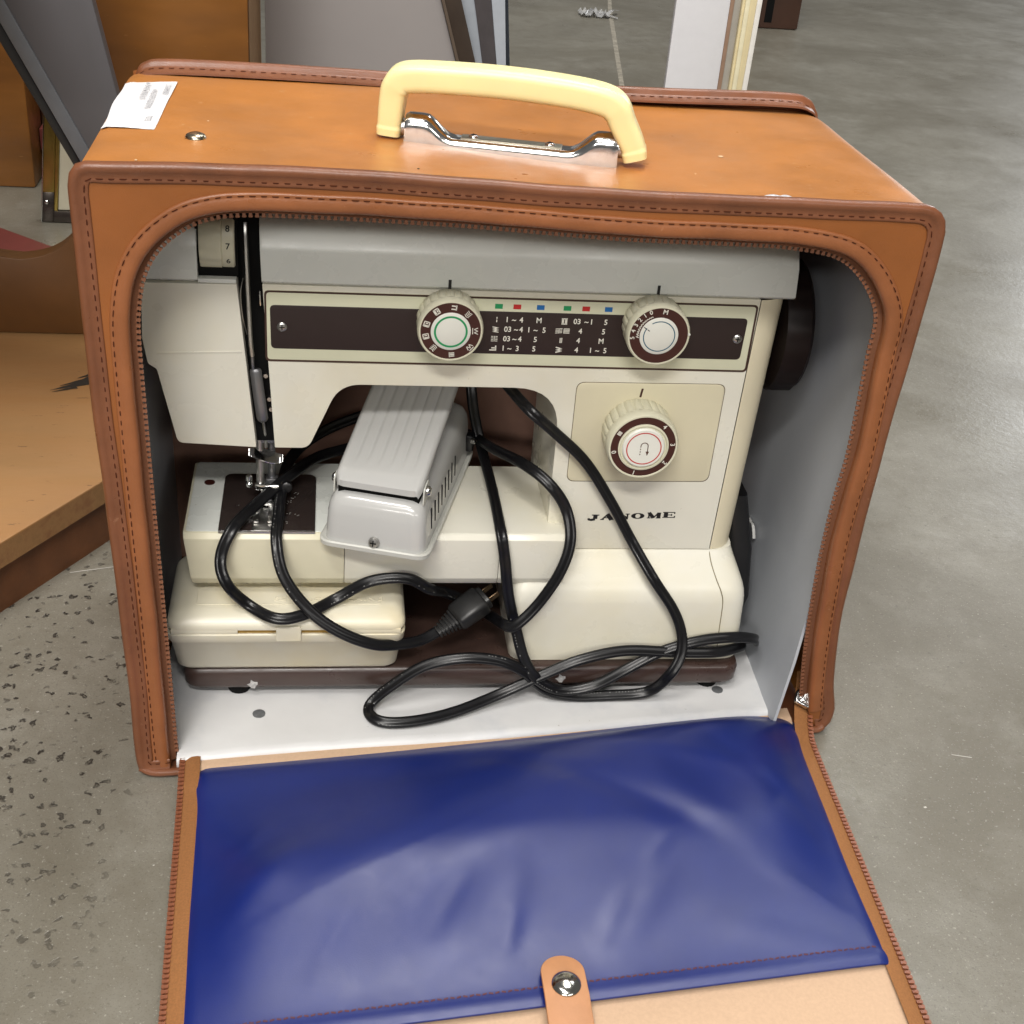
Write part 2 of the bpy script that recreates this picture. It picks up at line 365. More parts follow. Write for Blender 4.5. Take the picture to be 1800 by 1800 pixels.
# wrap of the case: sides and top in one piece of leather
def backpt(i):
    p = LO[i]; f = i / (NL - 1)
    x = p.x; z = p.z
    x = -.1 + (x + .1) * 1.0; 
    q = Vector((min(46.2, max(0.2, x)), 22.2, min(38.25, z * .985 + .0)))
    if p.z < 3: q.x = .6 if f < .5 else 46.2
    return q
V = []; F = []; NY = 24
for j in range(NY + 1):
    t = j / NY
    for i in range(NL):
        a = LO[i] + DIN[i] * .22 + Vector((0, .12, 0)); b = backpt(i)
        p = a.lerp(b, t)
        if a.z > 37: # the top sags a little between its stiff edges
            p.z -= .35 * math.sin(math.pi * t) * math.sin(math.pi * min(1, max(0, a.x / 46))) + .05 * math.sin(a.x * .5 + t * 5) * math.sin(math.pi * t)
            if t > .9: p.z -= .25 * (t - .9) / .1
        else:
            bow = .35 * math.sin(math.pi * t) * math.sin(math.pi * min(1, max(0, p.z / 37)))
            p.x += bow if a.x < 20 else -bow
        V.append(p)
for j in range(NY):
    for i in range(NL - 1): F.append((j * NL + i, j * NL + i + 1, (j + 1) * NL + i + 1, (j + 1) * NL + i))
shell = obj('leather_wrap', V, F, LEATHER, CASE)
bk = [backpt(i) for i in range(NL)]
obj('back_panel', [p + Vector((0, .02, 0)) for p in bk], [tuple(range(NL))], FRONTLE, CASE, sharp=0)
obj('underside', [(1, -1.6, .12), (47.2, 1.5, .12), (46.2, 22.1, .12), (.6, 22.1, .12)], [(0, 1, 2, 3)], BIND, CASE, sharp=0)
# front frame
fp = []
V = []; F = []
for i in range(NL):
    for k in range(7):
        t = k / 6; p = LO[i].lerp(LI[i], .1 + .88 * t); V.append(p + NF * (-.07 + .06 * math.sin(math.pi * t)))
for i in range(NL - 1):
    for k in range(6): F.append((i * 7 + k, i * 7 + k + 1, (i + 1) * 7 + k + 1, (i + 1) * 7 + k))
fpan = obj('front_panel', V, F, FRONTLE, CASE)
def wob(a): return [(s, h) for s, h in a]
BD = [(.30, -.75), (.08, -.55), (-.02, -.3), (-.02, -.05), (.05, .10), (.16, .17), (.32, .18), (.48, .13), (.58, .075), (.74, .07), (.82, .055), (.90, .075), (1.02, .07), (1.07, .04), (1.08, -.02)]
# the binding keeps its width square to the edge
DB = [(NO[i] * .6 + DIN[i] * .4).normalized() for i in range(NL)]
v_, f_ = strip(LO, DB, BD); bind = obj('edge_binding', v_, f_, BIND, CASE, sharp=50)
WE = [(-.05, -.75), (-.02, -.35), (-.02, -.10), (.05, .06), (.16, .14), (.34, .18), (.56, .17), (.72, .13), (.80, .105), (.86, .13), (.95, .11), (1.0, .06), (1.01, -.03)]
NW = [-n for n in NI]
v_, f_ = strip(LI, NW, WE); welt = obj('opening_welt', v_, f_, WELT, CASE, sharp=50)
def stitches(loop, dirs, s, h, pitch, ln, wd, seed=1, skip=None):
    rnd = random.Random(seed); P = [p + d * s + NF * h for p, d in zip(loop, dirs)]
    n = int(length(P) / pitch); Q = resample(P, n * 2 + 1); out = []
    for k in range(n):
        a, b = Q[2 * k], Q[2 * k + 1]; m = (a + b) / 2; t = (b - a).normalized(); sd = t.cross(NF).normalized()
        L_ = ln / 2 * rnd.uniform(.8, 1.1); w_ = wd / 2; tw = rnd.uniform(-.02, .02)
        vv = []
        for e, hh, ww in ((-L_, -.03, .5), (-L_ * .6, .03, 1), (L_ * .6, .03, 1), (L_, -.03, .5)):
            for g in (-1, 1): vv.append(m + t * e + sd * (g * w_ * ww + tw * e) + NF * hh)
        out.append((vv, [(0, 1, 3, 2), (2, 3, 5, 4), (4, 5, 7, 6)]))
    return join(*out)
v_, f_ = stitches(LO, DB, .84, .07, .58, .40, .06, 2); obj('binding_stitching', v_, f_, STITCH, bind, kind='stuff')
v_, f_ = stitches(LI, NW, .82, .125, .58, .40, .06, 3); obj('welt_stitching', v_, f_, STITCH, welt, kind='stuff')
for pts in (((1.15, -1.78, .55), (1.9, -1.98, .30), (3.0, -2.02, .32), (4.3, -1.95, .42)), ((47.3, 1.25, .5), (46.8, 1.12, .32), (46.0, 1.2, .34))):
    v_, f_ = sweep(cr(pts, 6), circ(.30, 10, .24), (0, 0, 1)); obj('bottom_binding', v_, f_, BIND, CASE)
# back binding standing up along the rear top edge
bx = cr([(.3, 22.1, 37.4), (.9, 22.15, 38.25), (3, 22.2, 38.55), (12, 22.2, 38.55), (23, 22.2, 38.35), (34, 22.2, 38.35), (43, 22.2, 38.5), (45.2, 22.2, 38.2), (46.0, 22.1, 37.3)], 10)
SB = [(-.3, -.5), (-.32, .0), (-.28, .22), (-.12, .36), (.08, .36), (.25, .22), (.32, .02), (.45, -.05), (.9, -.16), (1.25, -.2), (1.27, -.32)]
V = []; F = []; n = len(SB)
for p in bx:
    for s, h in SB: V.append(p + Vector((0, -s, h)))
for i in range(len(bx) - 1):
    for j in range(n - 1): F.append((i * n + j, i * n + j + 1, (i + 1) * n + j + 1, (i + 1) * n + j))
bb = obj('rear_binding', V, F, BIND, CASE, sharp=50)
P = [p + Vector((0, -.62, -.07)) for p in bx[8:-8]]
out = []
Q = resample(P, 141)
for k in range(70):
    a, b = Q[2 * k], Q[2 * k + 1]; out.append(([a + Vector((0, -.05, 0)), b + Vector((0, -.03, 0)), b + Vector((0, .05, .02)), a + Vector((0, .03, .02))], [(0, 1, 2, 3)]))
v_, f_ = join(*out); obj('rear_stitching', v_, f_, STITCH, bb, kind='stuff')
# zip tape and teeth round the opening
v_, f_ = strip(LI, NI, [(-.05, -.42), (.12, -.55), (.32, -.62), (.33, -.68)]); ztape = obj('zip_tape', v_, f_, mat('zip_tape_brown', (.15, .055, .022), .8, var=.1, vs=6, bump=.4, bs=25), CASE)
def tooth_vf(l=.24, wd=.17, h=.14):
    return bm_vf(prism(fillet([(-wd / 2, 0), (wd / 2, 0), (wd * .5, l * .55), (wd * .78, l * .8), (wd * .45, l), (-wd * .45, l), (-wd * .78, l * .8), (-wd * .5, l * .55)], .02, 1), 'z', -h / 2, h / 2))
tv, tf = tooth_vf()
Q0 = [p + n_ * .28 + NF * -.62 for p, n_ in zip(LI, NI)]
nt_ = int(length(Q0) / .335); Q = resample(Q0, nt_); QN = resample([p + n_ for p, n_ in zip(Q0, NI)], nt_); T = tangents(Q); out = []
for k in range(2, nt_ - 2):
    t = T[k]; nn = (QN[k] - Q[k]); nn = (nn - t * nn.dot(t)).normalized(); zz = t.cross(nn)
    out.append(([Q[k] + t * v.x + nn * v.y + zz * v.z for v in tv], tf))
v_, f_ = join(*out); obj('zip_teeth', v_, f_, TOOTH, CASE, kind='stuff', sharp=30)
# lining boards
V = []; F = []
for z, xf, xb in ((1.0, 43.4, 44.0), (6, 44.15, 44.25), (11.5, 44.75, 44.5), (20, 45.0, 44.7), (30, 45.2, 44.9), (37, 45.25, 45.0)):
    y0_ = .8 + 1.3 * min(1, (z - 1) / 10.5)
    for yy, xx in ((y0_, xf + .2), (y0_, xf), (5, xf + (xb - xf) * .25), (12, xf + (xb - xf) * .6), (21.8, xb)): V.append((xx, yy, z))
F = [(k * 5 + q, k * 5 + q + 1, (k + 1) * 5 + q + 1, (k + 1) * 5 + q) for k in range(5) for q in range(4)]
obj('right_lining', V, F, LINER, CASE, sharp=40)
obj('left_lining', [(1.55, -.3, 1.0), (1.2, .6, 36), (1.0, 21.8, 37), (1.5, 21.8, 1.0), (1.2, -.3, 1.0), (.8, .6, 36), (.6, 21.8, 37), (1.1, 21.8, 1.0)], [(0, 1, 2, 3), (4, 5, 6, 7), (0, 1, 5, 4), (1, 2, 6, 5), (0, 3, 7, 4), (2, 3, 7, 6)], LINER, CASE, sharp=20)
obj('back_lining', [(1, 21.9, 1), (45, 21.9, 1), (45, 21.9, 37.2), (1, 21.9, 37.2)], [(0, 1, 2, 3)], BACKFAB, CASE, sharp=0)
obj('roof_lining', [(.8, .7, 37.6), (45.6, .7, 37.2), (45.4, 21.9, 37.2), (.8, 21.9, 37.2)], [(0, 1, 2, 3)], BACKFAB, CASE, sharp=0)
# white floor board with a soft rolled front lip
V = []; F = []; NXb = 40
sec = [(0, .35), (-.10, .55), (-.12, .8), (-.02, 1.05), (.2, 1.2), (.6, 1.22), (1.4, 1.2), (4, 1.18), (10, 1.2), (21.5, 1.2)]
for i in range(NXb + 1):
    t = i / NXb; x = 3.4 + 40.8 * t; yf = -1.80 + 3.80 * t + .12 * math.sin(t * 9)
    for s, h in sec:
        y = yf + s if s < 3 else yf + (21.6 - yf) * (s / 21.5)
        xx = x if s < 3 else (x + (1.5 - 3.0) * (1 - t) * min(1, s / 4) + 0 * t)
        V.append((xx, y, h + .03 * math.sin(x * .8 + s)))
n = len(sec)
for i in range(NXb):
    for j in range(n - 1): F.append((i * n + j, i * n + j + 1, (i + 1) * n + j + 1, (i + 1) * n + j))
fb = obj('floor_board', V, F, LINERW, CASE, sharp=60)
def screw(name, c, r, parent, ax=(0, 0, 1), m=STEEL, dome=.35, slot=True):
    pr = [(r, 0), (r, r * .12), (r * .85, r * dome * .7), (r * .5, r * dome), (.001, r * dome * 1.05)]
    v, f = lathe(pr, c, ax, 16); o = obj(name, v, f, m, parent)
    if slot:
        x, y, z = frame_of(ax); c = Vector(c) + z * r * (dome * 1.05 + .03)
        v, f = join(seg_vf((-r * .55, 0), (r * .55, 0), r * .22, c, x, y), seg_vf((0, -r * .55), (0, r * .55), r * .22, c + z * .002, x, y)); obj('cross_slot', v, f, MATBLK, o, sharp=0)
    return o
GREYRIV = mat('grey_rivet', (.22, .23, .24), .45, .6, var=.2, vs=3)
screw('rivet', (8.35, 2.5, 1.2), .42, CASE, m=GREYRIV, dome=.18, slot=False); screw('rivet', (40.4, 4.5, 1.2), .40, CASE, m=GREYRIV, dome=.18, slot=False)
# small tear in the right lining with a curl of white
v_, f_ = sweep(cr([(44.2, 16.4, 8.6), (44.2, 15.2, 9.1), (44.18, 14.3, 9.2), (44.1, 13.5, 9.3), (44.15, 13.0, 8.6)], 6), circ(.12, 6), (-1, 0, 0)); obj('lining_tear', v_, f_, mat('torn_white', (.6, .6, .58), .8), CASE)
# stud, sticker and chips on the top
def topz(x, y):
    best = min(shell.data.vertices, key=lambda q: (q.co.x / S + 23 - x) ** 2 + (q.co.y / S + 10 - y) ** 2 + (0 if q.co.z / S > 36.5 else 1e6)); return best.co.z / S
screw('dome_stud', (5.54, 6.0, topz(5.54, 6.0) - .02), .58, CASE, m=mat('aged_nickel', (.50, .44, .33), .25, 1.0, var=.3, vs=3), dome=.5, slot=False)
stk = []; SX, SY = 9, 14
C4 = [Vector((.30, 7.6)), Vector((3.2, 7.35)), Vector((3.35, 18.6)), Vector((.22, 18.1))]
for j in range(SY + 1):
    for i in range(SX + 1):
        s, t = i / SX, j / SY
        p = C4[0].lerp(C4[1], s).lerp(C4[3].lerp(C4[2], s), t)
        stk.append((p.x + .06 * math.sin(t * 9) * (1 if s < .1 else .2), p.y, topz(max(.7, p.x), p.y) + .055 + .03 * math.sin(s * 5 + t * 3)))
for k, q in enumerate(stk):
    if k % (SX + 1) == 0: stk[k] = (q[0], q[1], q[2] - .12)
st = obj('paper_sticker', stk, [(j * (SX + 1) + i, j * (SX + 1) + i + 1, (j + 1) * (SX + 1) + i + 1, (j + 1) * (SX + 1) + i) for j in range(SY) for i in range(SX)], PAPER, CASE, label='white printed paper sticker on the left end of the case top')
tz = topz(2, 13) + .125
out = []
for s_, x_, y_ in (('21D669B05030', 2.95, 16.2), ('MAU LEATHER CASED SEWING', 2.3, 13.8), ('MACHINE MODEL 657', 1.75, 15.6), ('TOTE', 2.62, 9.6)):
    out.append(text_vf(s_, .34, (x_, y_, tz), (0, -1, 0), (1, 0, 0), sx=.78 if len(s_) < 20 else .62))
v_, f_ = join(*out); obj('sticker_print', v_, f_, PINK, st, sharp=0)
for (x, y, r, ln) in ((36.6, .75, .16, .5), (37.2, .55, .2, .35)):
    v_, f_ = sweep(cr([(x - ln, y, topz(x, y) + .05), (x, y + .1, topz(x, y) + .10), (x + ln, y - .1, topz(x, y) + .04)], 4), circ(r, 6, r * .3), (0, 0, 1)); obj('scuff_chip', v_, f_, mat('chip_grey', (.5, .5, .52), .5, var=.3, vs=4), CASE)
for (x, y, r) in ((35.9, 9.5, .16), (.35, 1.0, .13), (3.0, 1.1, .08), (5.9, 9.8, .06), (33.3, 5.2, .06), (45.8, 14, .05), (17.4, 2.2, .07)):
    v_, f_ = lathe([(r, 0), (r * .9, .02), (.001, .03)], (x, y, topz(x, y) + .03), (0, 0, 1), 10); obj('scuff_chip', v_, f_, mat('chip_pale', (.62, .42, .24), .6) if y > 3 or x < 10 else INK, CASE)
# handle: chrome bracket and moulded grip, turned a little on the case
HC = Vector((22.87, 7.1, topz(23, 8) - .06)); HU = Vector((.979, -.202, 0)); HV = Vector((.202, .979, 0))
def hp(u, v, z): return HC + HU * u + HV * v + UZ * z
bot = [(-6.1 + 12.2 * i / 40) for i in range(41)]
def bh(u):
    a = abs(u)
    if a > 5.0: return 1.85
    if a < 3.3: return .72
    t = (a - 3.3) / 1.7; t = t * t * (3 - 2 * t); return .72 + 1.13 * t
us = [-6.1, -5.9] + [-5.6 + 11.2 * i / 44 for i in range(45)] + [5.9, 6.1]
secs = []
for u in us:
    h = bh(u); e = .12 if abs(u) > 6.0 else 0; rd = min(.72, h * .55); hh = h - e
    sec = [(0, 0), (.02, hh - rd)] + [(.02 + rd - rd * math.cos(k * math.pi / 8), hh - rd + rd * math.sin(k * math.pi / 8)) for k in range(1, 5)] + [(1.6 - .02 - rd + rd * math.sin(k * math.pi / 8), hh - rd + rd * math.cos(k * math.pi / 8)) for k in range(0, 5)] + [(1.6, 0)]
    secs.append([hp(u, v, z) for v, z in sec])
n = len(secs[0]); V = [p for q in secs for p in q]
F = [(i * n + j, i * n + j + 1, (i + 1) * n + j + 1, (i + 1) * n + j) for i in range(len(us) - 1) for j in range(n - 1)] + [tuple(range(n)), tuple(range((len(us) - 1) * n, len(us) * n))]
br = obj('handle_bracket', V, F, CHROME, CASE, sharp=40)
v_, f_ = bm_vf(box(-2.9, 2.9, .35, 1.25, .70, .78, .03)); obj('recess_plate', [hp(*q) for q in v_], f_, mat('recess_nickel', (.55, .52, .42), .35, 1.0), br)
for u in (-2.2, 2.2): 
    q = screw('screw', hp(u, .8, .77), .30, br, m=CHROME, dome=.5)
gp = cr([(-7.05, 0, .55), (-7.0, 0, 1.3), (-6.88, 0, 2.6), (-6.68, 0, 3.3), (-6.05, 0, 3.76), (-3.4, 0, 3.94), (0, 0, 3.98), (3.2, 0, 3.84), (5.0, 0, 3.60), (5.72, 0, 3.22), (6.2, 0, 2.4), (6.85, 0, 1.3), (7.1, 0, .55)], 8)
gp = [hp(p.x, .8, p.z) for p in gp]
ng = len(gp); sc = []
for i in range(ng):
    t = i / (ng - 1); e = abs(t - .5) * 2; sc.append(1.02 - .20 * max(0, (e - .50) / .5) + (.06 if e > .89 else 0))
sec = fillet([(-.98, -.78), (.98, -.78), (.98, .78), (-.98, .78)], .50, 6)
gv, gf = sweep(gp, sec, lambda i: HV, sc=sc)
# the section's wide side runs front to back
sec2 = [(b, a) for a, b in sec]
gv, gf = sweep(gp, sec2, lambda i: HV, sc=sc)
grip = obj('handle_grip', gv, gf, GRIP, CASE, sharp=50)
for u in (-6.25, 6.25):
    v_, f_ = lathe([(.5, -.18), (.5, .18)], hp(u, .8, .95), HU, 20); obj('pivot_pin', v_, f_, STEEL, br)
# ---- front flap lying on the floor
def fpos(s, v):
    """s 0..1 across, v cm out from the hinge"""
    a = Vector((4.66 + .041 * v, -2.15 - v, 0)); b = Vector((45.07 - .03 * v, 1.85 - v * 1.01, 0)); return a.lerp(b, s)
FOLDS = [((7.5, -16), (12, -10), .30, .9), ((6, -19), (17, -9), -.22, 1.1), ((22, -3), (42, -14), -.32, 1.0), ((25, -1.5), (44, -7), .25, .9), ((30, -3), (44.5, -18), .26, 1.2),
         ((8, -8), (28, -3), .35, 2.2), ((14, -19), (28, -7), .30, 2.0), ((22, -19), (24, -13), .14, .9), ((28, -19.5), (33, -13), .14, 1.0), ((36, -1), (44, -11), -.16, .7), ((34, -16), (43, -19), .14, 1.0), ((31.5, -13), (34.5, -9.5), .10, .45), ((18.5, -17.5), (21, -13.5), .09, .45), ((27.6, -18.6), (30, -14.6), .12, .5), ((22.5, -18.8), (23.6, -15.5), .12, .45), ((7, -11.5), (9.8, -8.2), .12, .5), ((38, -12.5), (44, -16.5), .12, .5), ((12, -20), (14.5, -15), .10, .5)]
def fz(p, s, v):
    a0 = Vector((45, 2.2)); d0 = (Vector((6, -18)) - a0).normalized(); q0 = p.xy - a0; dd = q0.x * d0.y - q0.y * d0.x      # signed distance from the crest
    e0 = min(s, 1 - s) * 40
    if dd < 0: pf = 1 - math.log(1 + math.exp((-dd - 1.0) / 1.6)) * 1.6 / 21       # long even slope down to the near right
    else: pf = math.exp(-(dd / 6.0) ** 2) * .955
    z = 1.0 + 2.9 * max(0, pf) * (1 - math.exp(-(e0 / 2.8) ** 2)) * (1 - .85 * math.exp(-(max(0, v) / 2.2) ** 2)) * (1 - .96 * (lambda q: q * q * (3 - 2 * q))(min(1, max(0, (v - 10) / 11))))
    z += .28 * math.exp(-((v - 1.6) / 1.5) ** 2) - (.25 * math.exp(-(v / .8) ** 2))
    for (a, b, A, W) in FOLDS:
        a, b = Vector(a), Vector(b); d = b - a; t = ((p.xy - a).dot(d)) / d.length_squared
        tt = min(1, max(0, t)); dist = (p.xy - (a + d * tt)).length
        z += A * math.exp(-(dist / W) ** 2) * (math.sin(math.pi * min(1, max(0.02, t * .9 + .05))) if 0 < t < 1 else .1) * .45
    return z
PV = 21.2
V = []; F = []; NU, NV = 150, 84
for j in range(NV + 1):
    v = -.70 + (PV + .70) * j / NV
    for i in range(NU + 1):
        s = i / NU; p = fpos(-.007 + (1.014 + .006 * max(0, v - 14) / 7) * s, v); e = min(s, 1 - s) * 40
        z = fz(p, s, v); z -= .45 * math.exp(-(e / .5) ** 2)
        if v < 0: z -= -v * .55
        if v > PV - 1.0: z += .07 * math.sin(math.pi * (v - PV + 1.0) / 1.0)          # rolled hem of the pocket mouth
        V.append((p.x, p.y, z))
for j in range(NV):
    for i in range(NU): F.append((j * (NU + 1) + i, j * (NU + 1) + i + 1, (j + 1) * (NU + 1) + i + 1, (j + 1) * (NU + 1) + i))
vin = obj('pocket_panel', V, F, VINYL, CASE, sharp=0, label='blue vinyl pocket on the inside of the lowered flap')
vin.data.shade_smooth()
# hem underside
V2 = []; base = NV * (NU + 1)
for i in range(NU + 1):
    q = Vector(V[base + i]); V2 += [q, q + Vector((0, -.06, -.05)), q + Vector((0, -.02, -.14)), q + Vector((0, .5, -.30))]
F2 = [(4 * i + k, 4 * i + k + 1, 4 * i + k + 5, 4 * i + k + 4) for i in range(NU) for k in range(3)]
obj('pocket_hem', V2, F2, VINYL, vin, sharp=0).data.shade_smooth()
HEMST = mat('hem_thread', (.075, .018, .030), .7)
out = []; PL = [Vector((fpos(s / 300, PV - 1.12).x, fpos(s / 300, PV - 1.12).y, fz(fpos(s / 300, PV - 1.12), s / 300, PV - 1.12) + .02)) for s in range(3, 298)]
Q = resample(PL, 221)
for k in range(110):
    a, b = Q[2 * k], Q[2 * k + 1].lerp(Q[2 * k], -.35); o2 = .03 if k % 2 else -.03
    out.append(([a + Vector((0, -.045 + o2, 0)), b + Vector((0, -.045 - o2, 0)), b + Vector((0, .045 - o2, .04)), a + Vector((0, .045 + o2, .04))], [(0, 1, 2, 3)]))
v_, f_ = join(*out); obj('hem_stitching', v_, f_, HEMST, vin, kind='stuff', sharp=0)
# canvas lining of the flap, the leather outside below it
V = []; F = []; NU2, NV2 = 60, 60
for j in range(NV2 + 1):
    v = -.9 + 37.5 * j / NV2
    for i in range(NU2 + 1):
        s = i / NU2; p = fpos(s, v)
        r = max(0, v - 32.5)                                   # rounded far corners
        sh = 4 - math.sqrt(max(0, 16 - r * r)) if r < 4 else 4
        s2 = s; p = fpos(s2, v); p.x = p.x + (sh if s < .5 else -sh) * abs(s - .5) * 2
        z = .62 + .12 * math.sin(p.x * .35) * math.sin(p.y * .3)
        z += .08 * math.exp(-((v - 22.5) / 2.0) ** 2) * math.sin(math.pi * s)
        if v < .6: z = .95 - .05 * abs(v)
        V.append((p.x, p.y, z))
for j in range(NV2):
    for i in range(NU2): F.append((j * (NU2 + 1) + i, j * (NU2 + 1) + i + 1, (j + 1) * (NU2 + 1) + i + 1, (j + 1) * (NU2 + 1) + i))
obj('flap_lining', V, F, CANVAS, CASE, sharp=60)
V3 = [(x, y, .22) for x, y, z in V]; obj('flap_leather', V3, F, LEATHER, CASE, sharp=60)
# zip tapes and teeth on both edges of the flap
def edge(side, v):
    p = fpos(0 if side < 0 else 1, v); 
    z = .72 + .22 * math.exp(-(v / 2.5) ** 2)
    if side > 0 and v < 3:                                   # the right tape climbs to the slider
        k = ((3 - v) / 3) ** 2; p = p + Vector((.55 * k, .6 * k, 0)); z += 1.0 * k
    if side < 0 and v < 2: z += .1
    return Vector((p.x, p.y, z))
tooth_me = None
for side in (-1, 1):
    v0 = -.6 if side < 0 else -1.2
    E_ = [edge(side, v0 + (33.5 - v0) * k / 120) for k in range(121)]
    Tn = tangents(E_); V = []; F = []
    for p, t in zip(E_, Tn):
        o_ = Vector((side, 0, 0)) - t * t.x * side; o_.normalize()
        for s_, h in ((-.25, .12), (-.05, .16), (.2, .14), (.45, .08), (.65, .0), (.8, -.06)): V.append(p + o_ * s_ + UZ * h)
    for i in range(120):
        for j in range(5): F.append((i * 6 + j, i * 6 + j + 1, (i + 1) * 6 + j + 1, (i + 1) * 6 + j))
    tp = obj('flap_zip_tape', V, F, TAPE, CASE, sharp=60)
    n = int(length(E_) * .78 / .325); Q = resample(E_[:int(121 * .78)], n); T = tangents(Q)
    for k in range(n):
        t = T[k]; o_ = Vector((side, 0, 0)) - t * t.x * side; o_.normalize(); zz = t.cross(o_)
        c = Q[k] + o_ * .70 + UZ * -.0
        if tooth_me is None:
            tv2, tf2 = tooth_vf(.36, .19, .20)
            tooth_me = bpy.data.meshes.new('zip_tooth'); tooth_me.from_pydata([tuple(q * S) for q in tv2], [], tf2); tooth_me.materials.append(mat('zip_tooth_red', (.22, .075, .036), .36, var=.15, vs=4))
        to = bpy.data.objects.new('zip_tooth', tooth_me); COL.objects.link(to); to.parent = tp
        M3 = Matrix((t, o_, zz)).transposed().to_4x4(); M3.translation = (c - CASE.location / S) * S
        to.matrix_local = M3
# slider at the right end of the zip
sl = prism(fillet([(-.42, -.5), (.42, -.5), (.55, .1), (.30, .55), (-.30, .55), (-.55, .1)], .14, 3), 'z', .30, 0, .08)
v_, f_ = bm_vf(sl); Ms = Matrix.Rotation(R(-32), 3, 'Z') ; 
Ms = Matrix.Rotation(R(38), 3, 'X') @ Ms
v_ = [q * 1.25 for q in v_]; c = Vector((45.75, 1.9, 2.5)); zsl = obj('zip_slider', [c + Ms @ q for q in v_], f_, CHROME, CASE)
v_, f_ = bm_vf(box(-.18, .18, -.45, .45, .38, .60, .06)); obj('slider_bridge', [c + Ms @ q for q in v_], f_, CHROME, zsl)
# leather tab with a press stud over the pocket mouth
tp_ = []
for k in range(41):
    a = math.pi * k / 40; tp_.append((25.55 - 1.2 * math.cos(a), -19.95 + 1.15 * math.sin(a)))
poly = tp_ + [(26.9, -27), (24.45, -27)]
tb0 = max(fz(Vector((25.5, -19.2, 0)), .5, 17.5), fz(Vector((25.5, -20.8, 0)), .5, 19.5)); bmT = prism(poly, 'z', tb0 + .26, tb0 + .06, .05); v_, f_ = bm_vf(bmT)
def tabz(q):
    d = -18.8 - q.y
    return q + UZ * (.10 * math.sin(min(1, d / 4) * math.pi) - (tb0 - .75) * max(0, min(1, (d - 2.2) / 4.0)))
bmS = bmesh.new(); vs_ = [bmS.verts.new(q) for q in v_]; [bmS.faces.new([vs_[i] for i in f]) for f in f_]
bmesh.ops.bisect_plane(bmS, geom=bmS.verts[:] + bmS.edges[:] + bmS.faces[:], plane_co=(0, -21.4, 0), plane_no=(0, 1, 0))
bmesh.ops.bisect_plane(bmS, geom=bmS.verts[:] + bmS.edges[:] + bmS.faces[:], plane_co=(0, -22.6, 0), plane_no=(0, 1, 0))
bmesh.ops.bisect_plane(bmS, geom=bmS.verts[:] + bmS.edges[:] + bmS.faces[:], plane_co=(0, -24, 0), plane_no=(0, 1, 0))
v_, f_ = bm_vf(bmS); tab = obj('pocket_tab', [tabz(q) for q in v_], f_, TABL, CASE, sharp=40)
v_, f_ = lathe([(.80, 0), (.80, .06), (.74, .14), (.58, .24), (.36, .31), (.001, .34)], (25.62, -20.75, tb0 + .30), (0, -.06, 1), 32); obj('press_stud', v_, f_, mat('stud_steel', (.55, .54, .50), .16, 1.0, var=.1, vs=1), tab)

# ================================================================== SEWING MACHINE
SM = thing('sewing_machine', 'cream and brown sewing machine standing inside the open case', 'sewing machine', (22, 10, 1.2))
FY = 6.95
def lofted(levels, cornerf, n=6, cap=True):
    """levels of (z, x0, x1, y0, y1); rounded rectangles stacked upwards"""
    V = []; F = []; m = None
    for k, (z, x0, x1, y0, y1) in enumerate(levels):
        q = fillet([(x0, y0), (x1, y0), (x1, y1), (x0, y1)], cornerf(k) if callable(cornerf) else cornerf, n); m = len(q)
        V += [(u, v, z) for u, v in q]
    for k in range(len(levels) - 1):
        for i in range(m): F.append((k * m + i, k * m + (i + 1) % m, (k + 1) * m + (i + 1) % m, (k + 1) * m + i))
    if cap: F.append(tuple(range(m))[::-1]); F.append(tuple(range((len(levels) - 1) * m, len(levels) * m)))
    return V, F
# base tray and feet
v_, f_ = lofted([(1.85, 3.9, 41.0, 4.7, 17.0), (2.0, 3.5, 41.4, 4.35, 17.3), (2.3, 3.35, 41.6, 4.2, 17.4), (3.2, 3.3, 41.65, 4.2, 17.4), (3.5, 3.4, 41.55, 4.3, 17.3), (3.62, 3.7, 41.2, 4.6, 17.0), (3.64, 6, 39, 7, 15)], [1.0] * 4, 5)
base = obj('base_tray', v_, f_, BASEB, SM, sharp=50, label='dark brown enamelled base tray')
for x, y in ((6.9, 5.4), (39.8, 5.6), (6.9, 16), (39.8, 16)):
    v_, f_ = lathe([(.75, 0), (.8, .3), (.7, .75)], (x, y, 1.2), (0, 0, 1), 20); obj('rubber_foot', v_, f_, MATBLK, SM)
for x, z in ((7.9, 2.35), (28.9, 2.6)):
    v_, f_ = lathe([(.32, 0), (.25, .012), (.001, .015)], (x, 4.185, z), (0, -1, 0), 10, rf=lambda i, j: 1 + .35 * math.sin(i * 2.7)); obj('paint_chip', v_, f_, mat('chip_metal', (.42, .41, .40), .6, var=.3, vs=5), base)
# free arm bed
bedp = fillet([(5.25, 10.25), (5.15, 13.3), (5.45, 13.64), (14.6, 13.64), (14.6, 9.6), (5.6, 9.6)], [.35, .1, .25, .2, 0, .3], 4)
def bed_piece(name, x0, x1, m, taper=0.0, dz=0.0):
    V = []; F = []; n = len(bedp)
    for x, e in ((x0, .10), (x0 + .12, 0), (x1 - .06, 0), (x1, .05)):
        for y, z in bedp:
            cy, cz = 10, 11.8; zz = z + dz * (z < 11)
            V.append((x + taper * max(0, (13.6 - z) / 3.4) * (1 if x < 5 else 0), y + (cy - y) * e * .12, zz + (cz - zz) * e * .12))
    for k in range(3):
        for i in range(n): F.append((k * n + i, k * n + (i + 1) % n, (k + 1) * n + (i + 1) % n, (k + 1) * n + i))
    F.append(tuple(range(n))); F.append(tuple(range(3 * n, 4 * n))[::-1])
    return obj(name, V, F, m, SM, sharp=40)
